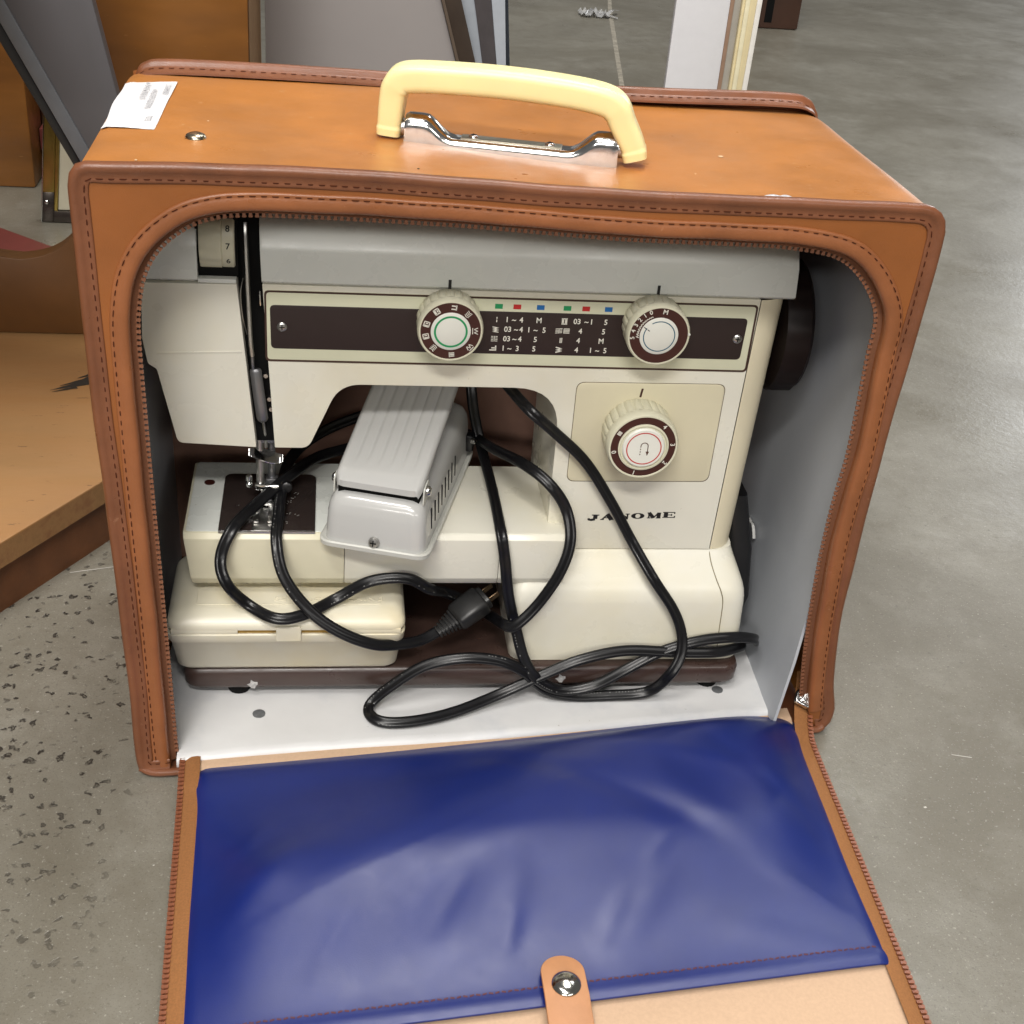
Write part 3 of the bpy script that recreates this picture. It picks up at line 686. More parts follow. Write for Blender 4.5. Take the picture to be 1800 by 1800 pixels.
bed_piece('free_arm_end', 3.72, 13.86, CREAMY, .35)
bed_piece('free_arm', 13.90, 24.0, CREAM)
bed_piece('bed_root', 24.04, 28.5, CREAM)
# grey painted top skin of the bed end
v_, f_ = bm_vf(prism(fillet([(3.86, 5.55), (13.8, 5.55), (13.8, 14.5), (3.86, 14.5)], .3, 3), 'z', 13.665, 13.60, .02)); obj('bed_top_skin', v_, f_, COVERW, SM)
v_, f_ = lathe([(.36, 0), (.36, .03), (.001, .035)], (4.9, 11.7, 13.665), (0, 0, 1), 16); obj('bed_plug', v_, f_, DISCB, SM)
# needle plate
v_, f_ = bm_vf(prism(fillet([(5.89, 5.42), (11.99, 5.42), (11.99, 12.73), (5.89, 12.73)], [.05, .05, .6, .6], 5), 'z', 13.80, 13.67, .05))
npl = obj('needle_plate', v_, f_, mat('needle_plate', (.030, .022, .020), .16, .0, spec=.7, var=.1, vs=2), SM)
v_, f_ = bm_vf(box(5.9, 11.98, 5.34, 5.42, 13.64, 13.78, .02)); obj('plate_edge', v_, f_, CHROME, npl)
v_, f_ = bm_vf(box(8.0, 9.4, 5.44, 8.2, 13.79, 13.815)); obj('slide_groove', v_, f_, STEEL, npl)
rnd = random.Random(3); out = []
for x, y in ((9.9, 7.1), (10.25, 7.6), (10.0, 8.8), (10.3, 9.1), (9.75, 9.3), (10.5, 9.6), (10.7, 10.1), (6.9, 8.6), (10.8, 7.4), (10.1, 6.4)):
    for k in range(4):
        a = rnd.uniform(0, 6.28); out.append(ring_vf(.0, .045, (x + .13 * math.cos(a), y + .13 * math.sin(a), 13.806), UX, UY, 8))
v_, f_ = join(*out); obj('plate_marks', v_, f_, mat('bare_metal', (.6, .58, .54), .3, .6), npl, kind='stuff', sharp=0)
# column foot: flares out at the bottom
lv = [(3.66, 25.3, 41.75, 4.95, 16.5), (6, 25.1, 41.7, 4.95, 16.5), (8.3, 24.95, 41.6, 4.98, 16.5), (8.9, 24.97, 41.5, 5.06, 16.5), (9.4, 25.05, 41.35, 5.25, 16.4), (9.9, 25.25, 41.15, 5.6, 16.3), (10.4, 25.6, 40.95, 6.05, 16.2), (10.9, 26.1, 40.75, 6.5, 16.1), (11.3, 26.6, 40.62, 6.78, 16.05), (11.55, 27.0, 40.56, 6.9, 16.0)]
v_, f_ = lofted(lv, [1.1, 1.5, 1, 1], 6); foot = obj('column_foot', v_, f_, CREAM, SM, sharp=60)
# seam that runs down the foot
sp = [Vector((x, y - .0, z)) for x, y, z in ((38.75, 6.93, 11.5), (38.9, 6.35, 10.75), (39.2, 5.62, 9.95), (39.55, 5.1, 9.2), (39.75, 4.985, 8.3), (39.85, 4.955, 6), (40.0, 4.955, 3.8))]
v_, f_ = sweep(cr(sp, 6), circ(.035, 6), (0, -1, 0)); obj('seam', v_, f_, mat('seam_dirt', (.22, .19, .12), .8), foot)
v_, f_ = sweep([Vector((27.4, 6.94, 11.53)), Vector((38.75, 6.94, 11.53))], circ(.03, 6), (0, -1, 0)); obj('seam', v_, f_, mat('seam_line', (.12, .10, .07), .8), foot)  # thin dark line drawn along the joint of column and foot
# arm, column and right half of the head in one casting
cpoly = [(8.88, 29.86), (39.15, 29.86), (38.75, 11.56), (27.35, 11.56), (27.3, 22.0), (24.6, 23.5), (14.3, 23.48), (12.9, 22.2), (11.35, 19.0), (9.47, 19.0)]
crad = [.05, .05, .05, .9, 2.6, .6, 2.2, 1.0, .9, .05]
cpoly = [(8.88, 29.86), (39.15, 29.86), (38.75, 11.56), (27.35, 11.56), (27.25, 23.5), (13.45, 23.48), (11.55, 19.0), (9.47, 19.0)]
crad = [.05, .05, .05, .8, 3.0, 2.0, .8, .05]
v_, f_ = bm_vf(prism(fillet(cpoly, crad, 8), 'y', FY, 15.8, .42, 4)); body = obj('arm_casting', v_, f_, CREAM, SM, sharp=50)
# right end cap of the column, yellowed
V = []; F = []; zs = [11.57, 13, 17, 21, 25, 28, 29.4, 29.84]
cs = [(0, 0), (.12, .0), (.55, .10), (1.0, .32), (1.4, .75), (1.65, 1.3), (1.75, 2.2), (1.75, 8.8)]
for z in zs:
    t = (z - 11.56) / 18.3; x0 = 38.80 + .40 * t; k = (1.0 + .12 * t)
    for a, b in cs: V.append((x0 + a * k, FY + .02 + b, z))
n = len(cs)
for i in range(len(zs) - 1):
    for j in range(n - 1): F.append((i * n + j, i * n + j + 1, (i + 1) * n + j + 1, (i + 1) * n + j))
obj('column_end_cap', V, F, mat('cap_plastic', (.66, .60, .44), .38, var=.04, vs=.2), SM, sharp=60)
# face cover on the left of the thread slot
fpoly = [(1.95, 29.75), (7.42, 29.8), (8.33, 19.0), (3.55, 19.25), (2.55, 24.25), (2.05, 24.6), (1.82, 26.2)]
v_, f_ = bm_vf(prism(fillet(fpoly, [.05, .05, .08, .5, .25, .3, .6], 6), 'y', FY, 15, .55, 5)); fc = obj('face_cover', v_, f_, CREAM, SM, sharp=50)
v_, f_ = sweep([Vector((2.6, FY - .005, 25.35)), Vector((7.6, FY - .005, 25.55))], [(-.03, -.02), (.0, .03), (.22, -.02)], (0, -1, 0)); obj('moulded_step', v_, f_, CREAM, fc)
# top covers with rounded front edge
cov = [(6.98, 29.95), (6.82, 30.1), (6.88, 31.9), (7.05, 32.25), (7.3, 32.9), (7.9, 33.7), (9.0, 34.25), (11, 34.4), (15.8, 34.2), (15.8, 29.95)]
def cover(name, x0, x1, tl=0, tr=0, m=COVERW):
    V = []; F = []; n = len(cov)
    xs = [(x0, .06), (x0 + .15, 0), (x1 - .25, 0), (x1, .10)]
    for k, (x, e) in enumerate(xs):
        for y, z in cov:
            f = (z - 29.95) / 4.4; V.append((x + (tl if k < 2 else tr) * f, y + (11 - y) * e * .2, z + (31.5 - z) * e * .2 if z > 30.2 else z))
    for k in range(3):
        for i in range(n): F.append((k * n + i, k * n + (i + 1) % n, (k + 1) * n + (i + 1) % n, (k + 1) * n + i))
    F.append(tuple(range(n))); F.append(tuple(range(3 * n, 4 * n))[::-1])
    return obj(name, V, F, m, SM, sharp=40)
cover('top_cover', 8.86, 41.3, -.15, -.25)
cover('head_cover', 1.95, 5.2, .35, 0)
v_, f_ = bm_vf(box(5.2, 7.4, 6.9, 8.0, 29.86, 30.12, .05)); obj('head_cover_rim', v_, f_, COVERW, SM)
# black thread slot
v_, f_ = bm_vf(prism([(7.2, 34.2), (8.95, 34.2), (9.6, 19.0), (8.2, 19.0)], 'y', 7.9, 15, 0)); slot = obj('thread_slot', v_, f_, MATBLK, SM)
v_, f_ = sweep(cr([(7.95, 7.5, 33.4), (7.98, 7.2, 32.2), (8.05, 7.1, 29), (8.12, 7.05, 26.4), (8.2, 7.1, 25.2)], 8), circ(.13, 6, .16), (0, -1, 0)); obj('take_up_lever', v_, f_, STEEL, SM)
v_, f_ = sweep(cr([(8.2, 7.2, 25.2), (8.22, 7.3, 24.4), (8.3, 7.7, 23.5)], 5), circ(.10, 6, .14), (0, -1, 0)); obj('lever_tip', v_, f_, GREYST, SM)
v_, f_ = sweep(cr([(7.75, 7.5, 30.0), (7.6, 7.35, 29.1), (7.68, 7.35, 27.6), (7.9, 7.5, 26.4)], 6), circ(.03, 5), (0, -1, 0)); obj('check_spring', v_, f_, STEEL, SM)
v_, f_ = sweep(cr([(8.72, 7.3, 29.3), (8.72, 7.25, 28.9), (8.74, 7.3, 28.4)], 4), circ(.05, 6), (0, -1, 0)); obj('slot_glint_pin', v_, f_, CHROME, SM)
# tension dial
def flute(i, j): return 1.0 if i % 4 in (0, 1) else .975
v_, f_ = lathe([(1.75, -.02), (2.05, .03), (2.1, .1), (2.1, 1.25), (2.02, 1.30), (2.06, 1.34), (2.06, 1.95), (1.98, 2.03)], (5.32, 8.85, 32.15), (1, 0, 0), 72, rf=lambda i, j: flute(i, j) if j in (2, 3) else 1); td = obj('tension_dial', v_, f_, KNOB, SM, sharp=25)
out = []
for s_, a in (('8', 28), ('7', 0), ('6', -28)):
    d = Vector((0, -math.cos(R(a)), math.sin(R(a)))); up = Vector((0, math.sin(R(a)), math.cos(R(a))))
    out.append(text_vf(s_, .36, Vector((6.98, 8.85, 32.15)) + d * 2.075, UX, up))
v_, f_ = join(*out); obj('dial_digits', v_, f_, INK, td, sharp=0)
v_, f_ = bm_vf(box(5.1, 7.5, 7.4, 12, 30.1, 34.0)); obj('dial_well', v_, f_, MATBLK, SM)
# front control panel
def P2(x, z, d=0.0): return Vector((x, FY - d, z))
oq = fillet([(9.00, 24.97), (39.03, 24.97), (39.05, 29.53), (8.98, 29.53)], .3, 5); iq = fillet([(9.12, 25.10), (38.90, 25.10), (38.92, 29.40), (9.10, 29.40)], .22, 5)
v_, f_ = bm_vf(prism(oq, 'y', FY - .05, FY + .1, .02)); pan = obj('control_panel', v_, f_, PLATE, SM)
v_, f_ = poly_ring(oq, iq, lambda x, z: P2(x, z, .054)); obj('panel_outline', v_, f_, mat('outline_brown', (.045, .018, .012), .45), pan, sharp=0)
v_, f_ = bm_vf(prism(fillet([(9.34, 25.83), (38.44, 25.83), (38.52, 28.62), (9.30, 28.62)], .3, 5), 'y', FY - .085, FY, .02)); dk = obj('dark_strip', v_, f_, DARKB, pan)
for x in (10.0, 38.05): screw('panel_screw', (x, FY - .085, 27.25), .30, dk, (0, -1, 0), STEEL, .4)
XP = lambda px: 22.91 + (px - 877) * .03497
for k, (px_, m) in enumerate(((877, GREEN), (909, RED), (950, BLUE), (997, GREEN), (1030, RED), (1070, BLUE))):
    x = XP(px_); v_, f_ = [P2(x - .235, 28.79, .056), P2(x + .235, 28.79, .056), P2(x + .235, 29.10, .056), P2(x - .235, 29.10, .056)], [(0, 1, 2, 3)]
    obj('colour_swatch', v_, f_, m, pan, sharp=0)
CD = .092; out = []
def ct(s_, px_, row, h=.34): out.append(text_vf(s_, h, P2(XP(px_), 28.10 - .63 * row, CD), UX, UZ, sx=.95))
def cs_(segs, px_, row, wd=.05):
    for a, b in segs: out.append(seg_vf(a, b, wd, P2(XP(px_), 28.10 - .63 * row, CD), UX, UZ))
for s_, px_, row in (('I', 893, 0), ('~', 905, 0), ('4', 918, 0), ('M', 949, 0), ('03', 895.5, 1), ('~', 910, 1), ('4', 919, 1), ('I', 932.5, 1), ('~', 944.5, 1), ('5', 959.5, 1), ('03', 895, 2), ('~', 908.5, 2), ('4', 918, 2), ('5', 945.5, 2),
                     ('I', 890, 3), ('~', 901, 3), ('3', 915, 3), ('5', 944.5, 3), ('03', 1016.5, 0), ('~', 1033, 0), ('I', 1042, 0), ('5', 1067.5, 0), ('4', 1024, 1), ('5', 1065.5, 1), ('4', 1022, 2), ('M', 1063, 2), ('4', 1020.5, 3), ('I', 1046, 3), ('~', 1058, 3), ('5', 1072, 3)): ct(s_, px_, row)
cs_([((0, .17), (0, .05)), ((0, 0), (0, -.17))], 875, 0)
cs_([((-.2, .15 - .1 * k), (.2, .10 - .1 * k)) for k in range(4)] + [((.2, .10 - .1 * k), (-.2, .05 - .1 * k)) for k in range(3)], 874, 1, .045)
cs_([((-.2, .15 - .1 * k), (-.06, .15 - .1 * k)) for k in range(4)] + [((.06, .15 - .1 * k), (.2, .15 - .1 * k)) for k in range(4)] + [((0, .18), (0, -.18))], 873, 2, .04)
cs_([((.16, .18), (.16, -.17)), ((-.22, -.12), (.16, -.12)), ((-.1, 0.02), (.16, .02))], 872, 3, .08)
cs_([((-.18, .17), (.18, .17)), ((-.18, -.17), (.18, -.17)), ((-.13, .17), (-.13, -.17)), ((.13, .17), (.13, -.17)), ((-.07, .17), (-.07, -.17)), ((.07, .17), (.07, -.17))], 994, 0, .07)
cs_([((-.22, .12 - .09 * k), (.2, .16 - .09 * k)) for k in range(4)] + [((0, .17), (0, -.17))], 986, 1, .04)
cs_([((-.15, .17), (-.15, -.17))] + [((-.15, .14 - .09 * k), (.2, .14 - .09 * k)) for k in range(4)], 999, 1, .05)
cs_([((-.06, .17), (-.06, -.17)), ((.06, .17), (.06, -.17)), ((0, .17), (0, -.17))], 991, 2, .035)
cs_([((-.2, .17), (.2, .06)), ((.2, .06), (-.2, 0)), ((-.2, 0), (.2, -.08)), ((.2, -.08), (-.2, -.17))], 989, 3, .07)
v_, f_ = join(*out); obj('stitch_chart', v_, f_, PRINTW, dk, sharp=0)
for x, z, h in ((19.87, 30.32, .5), (32.58, 30.38, .5)):
    v_, f_ = [Vector((x - .09, 6.79, z - h / 2 - .1)), Vector((x + .09, 6.79, z - h / 2 - .1)), Vector((x + .09, 6.81, z + h / 2)), Vector((x - .09, 6.81, z + h / 2))], [(0, 1, 2, 3)]
    obj('index_mark', v_, f_, INK, SM, sharp=0)
# knobs
def knob(name, c, r, dep, disc, cap, nfl=22):
    c = Vector(c)
    def rf(i, j):
        if j in (1, 2, 3): return .955 if i % 6 == 0 else (.985 if i % 6 in (1, 5) else 1.0)
        return 1
    v, f = lathe([(r * .96, 0), (r * .985, .08), (r * .985, dep * .45), (r * .97, dep * .62), (r, dep * .68), (r * 1.005, dep * .82), (r * .99, dep * .94), (r * .955, dep), (disc * 1.0, dep), (disc * .99, dep - .03)], c, (0, -1, 0), nfl * 6, rf)
    k = obj(name, v, f, KNOB, SM, sharp=28)
    v, f = ring_vf(cap, disc * .995, c + Vector((0, -dep + .025, 0)), UX, UZ, 64); obj('brown_disc', v, f, DISCB, k, sharp=0)
    return k, c + Vector((0, -dep, 0))
def kglyph(c, ang, rad, segs, out, wd=.045):
    a = R(ang); d = Vector((math.sin(a), 0, math.cos(a))); u = Vector((math.cos(a), 0, -math.sin(a)))
    for p, q in segs: out.append(seg_vf(p, q, wd, c + d * rad + Vector((0, -.012 + .025, 0)), u, d))
def ktext(s_, c, ang, rad, h, out):
    a = R(ang); d = Vector((math.sin(a), 0, math.cos(a))); u = Vector((math.cos(a), 0, -math.sin(a)))
    out.append(text_vf(s_, h, c + d * rad + Vector((0, .008, 0)), u, d))
k1, c1 = knob('pattern_knob', (19.9, FY - .05, 28.06), 1.97, 1.92, 1.80, 1.16)
v_, f_ = lathe([(1.19, -.03), (1.19, .02), (1.12, .06), (.001, .07)], c1, (0, -1, 0), 48); cp = obj('knob_cap', v_, f_, WHITEP, k1)
v_, f_ = ring_vf(.88, 1.0, c1 + Vector((0, -.075, 0)), UX, UZ, 48); obj('green_ring', v_, f_, GREEN, cp, sharp=0)
out = []
comb = [((.13, .16), (.13, -.16)), ((-.16, .1), (.13, .1)), ((-.16, -.1), (.13, -.1))]; comb3 = comb + [((-.16, 0), (.13, 0))]
zig = [((-.2, .12), (-.1, -.12)), ((-.1, -.12), (0, .12)), ((0, .12), (.1, -.12)), ((.1, -.12), (.2, .12))]
fea = [((-.16, .14 - .1 * k), (0, .08 - .1 * k)) for k in range(4)] + [((.16, .14 - .1 * k), (0, .08 - .1 * k)) for k in range(4)]
fill = [((-.16, .16), (.16, .16)), ((-.16, -.16), (.16, -.16)), ((-.15, .16), (-.15, -.16)), ((.15, .16), (.15, -.16)), ((-.08, .16), (-.08, -.16)), ((.05, .08), (.05, -.08))]
for ang, g, wd in ((5, comb, .075), (42, fea, .04), (88, zig + [((-.2, -.2), (.2, -.2))], .045), (130, zig + [((-.18, .2), (.18, .2))], .05), (175, comb3, .065), (222, fea, .045), (256, fill, .06), (286, fill, .06), (324, fill, .07)): kglyph(c1, ang, 1.50, g, out, wd)
v_, f_ = join(*out); obj('knob_symbols', v_, f_, PRINTW, k1, sharp=0)
k2, c2 = knob('length_knob', (32.5, FY - .05, 28.12), 1.97, 1.92, 1.80, 1.16)
v_, f_ = lathe([(1.19, -.03), (1.19, .02), (1.12, .06), (.001, .07)], c2, (0, -1, 0), 48); cp = obj('knob_cap', v_, f_, WHITEP, k2)
v_, f_ = ring_vf(.93, .99, c2 + Vector((0, -.075, 0)), UX, UZ, 48, R(148), R(148 + 335)); obj('blue_ring', v_, f_, BLUED, cp, sharp=0)
v_, f_ = join(seg_vf((-1.0, .58), (-.80, .44), .05, c2 + Vector((0, -.077, 0)), UX, UZ), seg_vf((-.76, .42), (-.62, .33), .05, c2 + Vector((0, -.077, 0)), UX, UZ)); obj('pointer_mark', v_, f_, INK, cp, sharp=0)
out = []
ktext('M', c2, 8, 1.55, .30, out)
for s_, a in (('0', -24), ('I', -38), ('2', -52), ('3', -66), ('4', -80), ('5', -96)): ktext(s_, c2, a, 1.62, .27, out)
pr = None
for k in range(23):
    a = R(-22 - 3.4 * k); rr = 1.32 + (.02 + .07 * k / 22) * (1 if k % 2 else -1); q = (math.sin(a) * rr, math.cos(a) * rr)
    if pr: out.append(seg_vf(pr, q, .05, c2 + Vector((0, .008, 0)), UX, UZ))
    pr = q
v_, f_ = join(*out); obj('knob_symbols', v_, f_, PRINTW, k2, sharp=0)
v_, f_ = lathe([(.09, 0), (.07, .05), (.001, .06)], c2 + Vector((1.86, -.0, .15)), (0, -1, 0), 10); obj('knob_dot', v_, f_, WHITEP, k2)
# stitch control cover and its dial
cv = fillet([(28.29, 16.84), (37.80, 16.92), (37.86, 24.05), (28.25, 23.98)], .55, 5)
v_, f_ = bm_vf(prism(cv, 'y', FY - .03, FY + .1, .05)); cvr = obj('dial_cover', v_, f_, mat('cover_cream', (.63, .58, .42), .42, var=.03, vs=.3), SM)
cvi = [((x - 33.05) * 1.008 + 33.05, (z - 20.45) * 1.011 + 20.45) for x, z in cv]
v_, f_ = poly_ring(cvi, cv, lambda x, z: P2(x, z, .006)); obj('cover_gap', v_, f_, mat('gap_brown', (.10, .07, .035), .7), cvr, sharp=0)
v_, f_ = [P2(32.33, 23.05, .036), P2(32.47, 23.03, .036), P2(32.56, 23.65, .036), P2(32.42, 23.66, .036)], [(0, 1, 2, 3)]; obj('index_mark', v_, f_, DISCB, cvr, sharp=0)
k3, c3 = knob('reverse_dial', (32.42, FY - .03, 20.74), 2.30, 2.4, 2.10, 1.60, 24)
v_, f_ = lathe([(1.62, -.02), (1.62, .06), (1.52, .09), (1.48, .03), (1.44, -.15)], c3, (0, -1, 0), 56); obj('collar', v_, f_, KNOB, k3)
v_, f_ = ring_vf(0.0, 1.46, c3 + Vector((0, .10, 0)), UX, UZ, 48); obj('button_gap', v_, f_, MATBLK, k3, sharp=0)
v_, f_ = lathe([(1.36, -.2), (1.36, .10), (1.28, .19), (.001, .20)], c3, (0, -1, 0), 48); rb = obj('reverse_button', v_, f_, WHITEP, k3)
cb = c3 + Vector((0, -.206, 0))
v_, f_ = ring_vf(1.06, 1.13, cb, UX, UZ, 48); obj('red_ring', v_, f_, RED, rb, sharp=0)
out = [ring_vf(.20, .26, cb + Vector((.02, 0, .18)), UX, UZ, 20, 0, math.pi), seg_vf((.25, .18), (.25, -.22), .06, cb, UX, UZ), seg_vf((-.21, .18), (-.21, .08), .06, cb, UX, UZ)]
out += [seg_vf((-.21, z), (-.21, z - .10), .06, cb, UX, UZ) for z in (.0, -.18, -.36)]
out.append(([cb + UX * .14 + UZ * -.2, cb + UX * .36 + UZ * -.2, cb + UX * .25 + UZ * -.52], [(0, 1, 2)]))
v_, f_ = join(*out); obj('reverse_arrow', v_, f_, mat('arrow_brown', (.08, .03, .02), .5), rb, sharp=0)
out = []
for s_, a in (('4', 40), ('3', 84), ('2', 126), ('I', 192), ('0', 258)): ktext(s_, c3, a, 1.87, .30, out)
kglyph(c3, 300, 1.87, [((-.14, .11 - .055 * k), (.14, .11 - .055 * k)) for k in range(5)], out, .04)
v_, f_ = join(*out); obj('dial_digits', v_, f_, PRINTW, k3, sharp=0)
# brand lettering: wide slab serif capitals
LT = {'J': [((.62, 1), (.62, .25), .26), ((.35, .94), (.9, .94), .12), ((.62, .2), (.30, .06), .16), ((.34, .06), (.10, .16), .14), ((.06, .24), (.22, .24), .2)],
      'A': [((.12, .02), (.52, .98), .10), ((.48, 1.0), (.84, .02), .26), ((.25, .36), (.7, .36), .10), ((0, .05), (.28, .05), .10), ((.62, .05), (1.0, .05), .10)],
      'N': [((.16, 0), (.16, 1), .10), ((.12, .98), (.84, .04), .26), ((.84, 0), (.84, 1), .10), ((0, .95), (.3, .95), .1), ((0, .05), (.32, .05), .1), ((.68, .95), (1, .95), .1)],
      'M': [((.13, 0), (.13, 1), .09), ((.12, .96), (.48, .08), .22), ((.48, .05), (.82, .96), .09), ((.86, 0), (.86, 1), .24), ((0, .05), (.28, .05), .1), ((.66, .05), (1.02, .05), .1), ((.0, .95), (.24, .95), .1), ((.78, .95), (1.02, .95), .1)],
      'E': [((.24, 0), (.24, 1), .26), ((0, .95), (.9, .95), .10), ((0, .05), (.92, .05), .10), ((.24, .5), (.66, .5), .09), ((.66, .34), (.66, .66), .08), ((.88, .68), (.88, 1), .08), ((.9, 0), (.9, .34), .08)]}
out = []; HB = .44; WB = .92; x0 = 29.80
for i, ch in enumerate('JANOME'):
    ox = x0 + i * 1.06 + (.14 if i == 0 else 0); oz = 13.82 + .05 * i
    if ch == 'O':
        V = []; F = []; n = 28; c = Vector((ox + .42, FY - .012, oz + HB / 2))
        for k in range(n + 1):
            a = 2 * math.pi * k / n; V += [c + Vector((.46 * math.cos(a), 0, .225 * math.sin(a))), c + Vector((.17 * math.cos(a + .12), 0, .165 * math.sin(a + .12)))]
        F = [(2 * k, 2 * k + 1, 2 * k + 3, 2 * k + 2) for k in range(n)]; out.append((V, F)); continue
    for j, (a, b, wd) in enumerate(LT[ch]):
        horiz = abs(a[1] - b[1]) < .05
        A = (a[0] * WB, a[1] * HB); B = (b[0] * WB, b[1] * HB); wd = wd * (1.45 if horiz else 1.22)
        out.append(seg_vf(A, B, wd * (HB if horiz else WB), (ox, FY - .012 - .0008 * j, oz), UX, UZ))
v_, f_ = join(*out); obj('brand_lettering', v_, f_, INK, body, sharp=0)
# hand wheel on the right
v_, f_ = lathe([(3.2, 0), (4.3, .15), (4.45, .5), (4.45, 1.7), (4.2, 1.95), (3.0, 2.0), (2.2, 1.9), (.001, 1.9)], (41.2, 11.4, 26.5), (1, 0, 0), 80, rf=lambda i, j: (1 if i % 4 < 2 else .985) if j in (2, 3) else 1); obj('hand_wheel', v_, f_, mat('shaded_wheel_brown', (.008, .004, .0035), .5, spec=.2, var=.08), SM, sharp=30)  # brown taken nearly to black to imitate the shade around the wheel
# motor housing and belt guard low on the right
v_, f_ = lofted([(4, 41.6, 43.0, 9.5, 15), (6, 41.5, 43.2, 9.0, 15.2), (10, 41.0, 42.8, 9.2, 15.2), (14, 40.6, 42.0, 10, 15)], [.5] * 4, 4); obj('motor_cover', v_, f_, BLACK, SM)
# needle bar, presser bar and foot
v_, f_ = lathe([(.27, 0), (.27, 6.0)], (8.42, 9.0, 15.1), (0, 0, 1), 16); obj('needle_bar', v_, f_, STEEL, SM)
v_, f_ = lathe([(.25, 0), (.25, 5.4)], (9.12, 9.9, 14.6), (0, 0, 1), 16); obj('presser_bar', v_, f_, GREYST, SM)
v_, f_ = bm_vf(box(8.0, 9.75, 8.75, 9.6, 18.3, 19.6, .12)); obj('bar_bushing', v_, f_, GREYST, SM)
v_, f_ = sweep(cr([(8.35, 7.4, 24.2), (8.42, 7.3, 23.6), (8.55, 7.3, 22.4), (8.68, 7.35, 21.2), (8.74, 7.5, 20.6)], 5), circ(.36, 12, .25), (0, -1, 0), sc=[.85] + [1.0] * 18 + [.9, .7]); obj('lever_guide', v_, f_, GREYST, SM)
v_, f_ = sweep([Vector((8.72, 7.6, 20.7)), Vector((8.85, 8.0, 19.3)), Vector((8.86, 8.3, 18.3))], circ(.10, 8), (0, -1, 0)); obj('guide_rod', v_, f_, STEEL, SM)
for z, x in ((22.0, 9.15), (21.3, 9.25), (23.6, 8.95)):
    v_, f_ = lathe([(.14, 0), (.14, .25)], (x, 7.9, z), (0, -1, 0), 10); obj('slot_screw', v_, f_, STEEL, SM)
V = []; F = []
for k in range(17):
    t = k / 16; x = 7.75 + 2.15 * t; zz = 17.75 - .42 * t + .06 * math.sin(t * 6.3); wv = .42 * math.sin(math.pi * (t * .92 + .04)) + .02
    for g in (-1, 1): V.append((x, 8.6 - g * wv, zz - .22 * g)); V.append((x, 8.6 - g * wv, zz - .22 * g - .06))
for k in range(16):
    a = 4 * k; F += [(a, a + 2, a + 6, a + 4), (a + 1, a + 3, a + 7, a + 5), (a, a + 1, a + 5, a + 4), (a + 2, a + 3, a + 7, a + 6)]
obj('thread_guide_plate', V, F, CHROME, SM)
v_, f_ = bm_vf(box(8.05, 8.75, 8.55, 9.3, 14.9, 15.4, .10)); nc = obj('needle_clamp', v_, f_, CHROME, SM)
v_, f_ = lathe([(.15, 0), (.17, .05), (.17, .85), (.13, .9)], (8.72, 8.8, 15.1), (1, 0, 0), 14); obj('clamp_screw', v_, f_, CHROME, nc)
v_, f_ = lathe([(.07, 0), (.06, .8), (.045, 1.05), (.01, 1.3)], (8.5, 8.9, 14.95), (0, 0, -1), 10); obj('needle', v_, f_, CHROME, SM)
v_, f_ = lathe([(.10, 0), (.21, .06), (.21, .3), (.15, .38), (.15, .45), (.21, .52), (.21, .85), (.12, .92)], (7.72, 8.8, 15.05), (0, 0, 1), 14); obj('thumb_screw', v_, f_, CHROME, SM)
v_, f_ = lathe([(.36, 0), (.36, .45), (.28, .5), (.001, .5)], (10.1, 9.3, 14.9), (0, -1, .15), 20); obj('clamp_knob', v_, f_, BLACK, SM)
v_, f_ = bm_vf(box(8.7, 9.55, 9.4, 10.2, 14.0, 15.3, .10)); ft = obj('presser_foot', v_, f_, GREYST, SM)
for x0_, x1_ in ((8.05, 8.42), (8.95, 9.35)):
    v_, f_ = bm_vf(box(x0_, x1_, 6.3, 9.4, 13.84, 13.98, .05)); obj('foot_toe', v_, f_, STEEL, ft)
v_, f_ = bm_vf(box(8.05, 9.35, 8.3, 9.4, 13.86, 14.2, .08)); obj('foot_sole', v_, f_, CHROME, ft)

# ================================================================== FOOT PEDAL on the bed
PD = thing('foot_pedal', 'grey metal foot pedal lying skewed on the machine bed under the arm', 'foot pedal', (17.7, 10.26, 13.66), R(-16.4))
def L(*a, **k): return obj(*a, local=True, **k)
v_, f_ = lofted([(.0, -3.5, 3.5, -7.5, 7.5), (.06, -3.58, 3.58, -7.58, 7.58), (.34, -3.6, 3.6, -7.6, 7.6), (.42, -3.5, 3.5, -7.5, 7.5), (.30, -3.3, 3.3, -7.3, 7.3)], [.95] * 4, 6); L('base_plate', v_, f_, PEDALR, PD)
hp_ = []
for z, i_, r_ in ((.28, 0, .8), (.8, .02, .8), (2.2, .10, .9), (2.85, .22, .95), (3.25, .45, 1.0), (3.48, .8, 1.1), (3.55, 1.3, 1.1)):
    hp_.append((z, -3.28 + i_, 3.28 - i_, -7.28 + i_, 7.28 - i_))
v_, f_ = lofted(hp_, [.9] * 4, 6); v_ = [(x, y, z + (.9 * (y + 7.3) / 14.6 * (z / 3.5))) for x, y, z in v_]
hs = L('housing', v_, f_, PEDAL, PD, sharp=60)
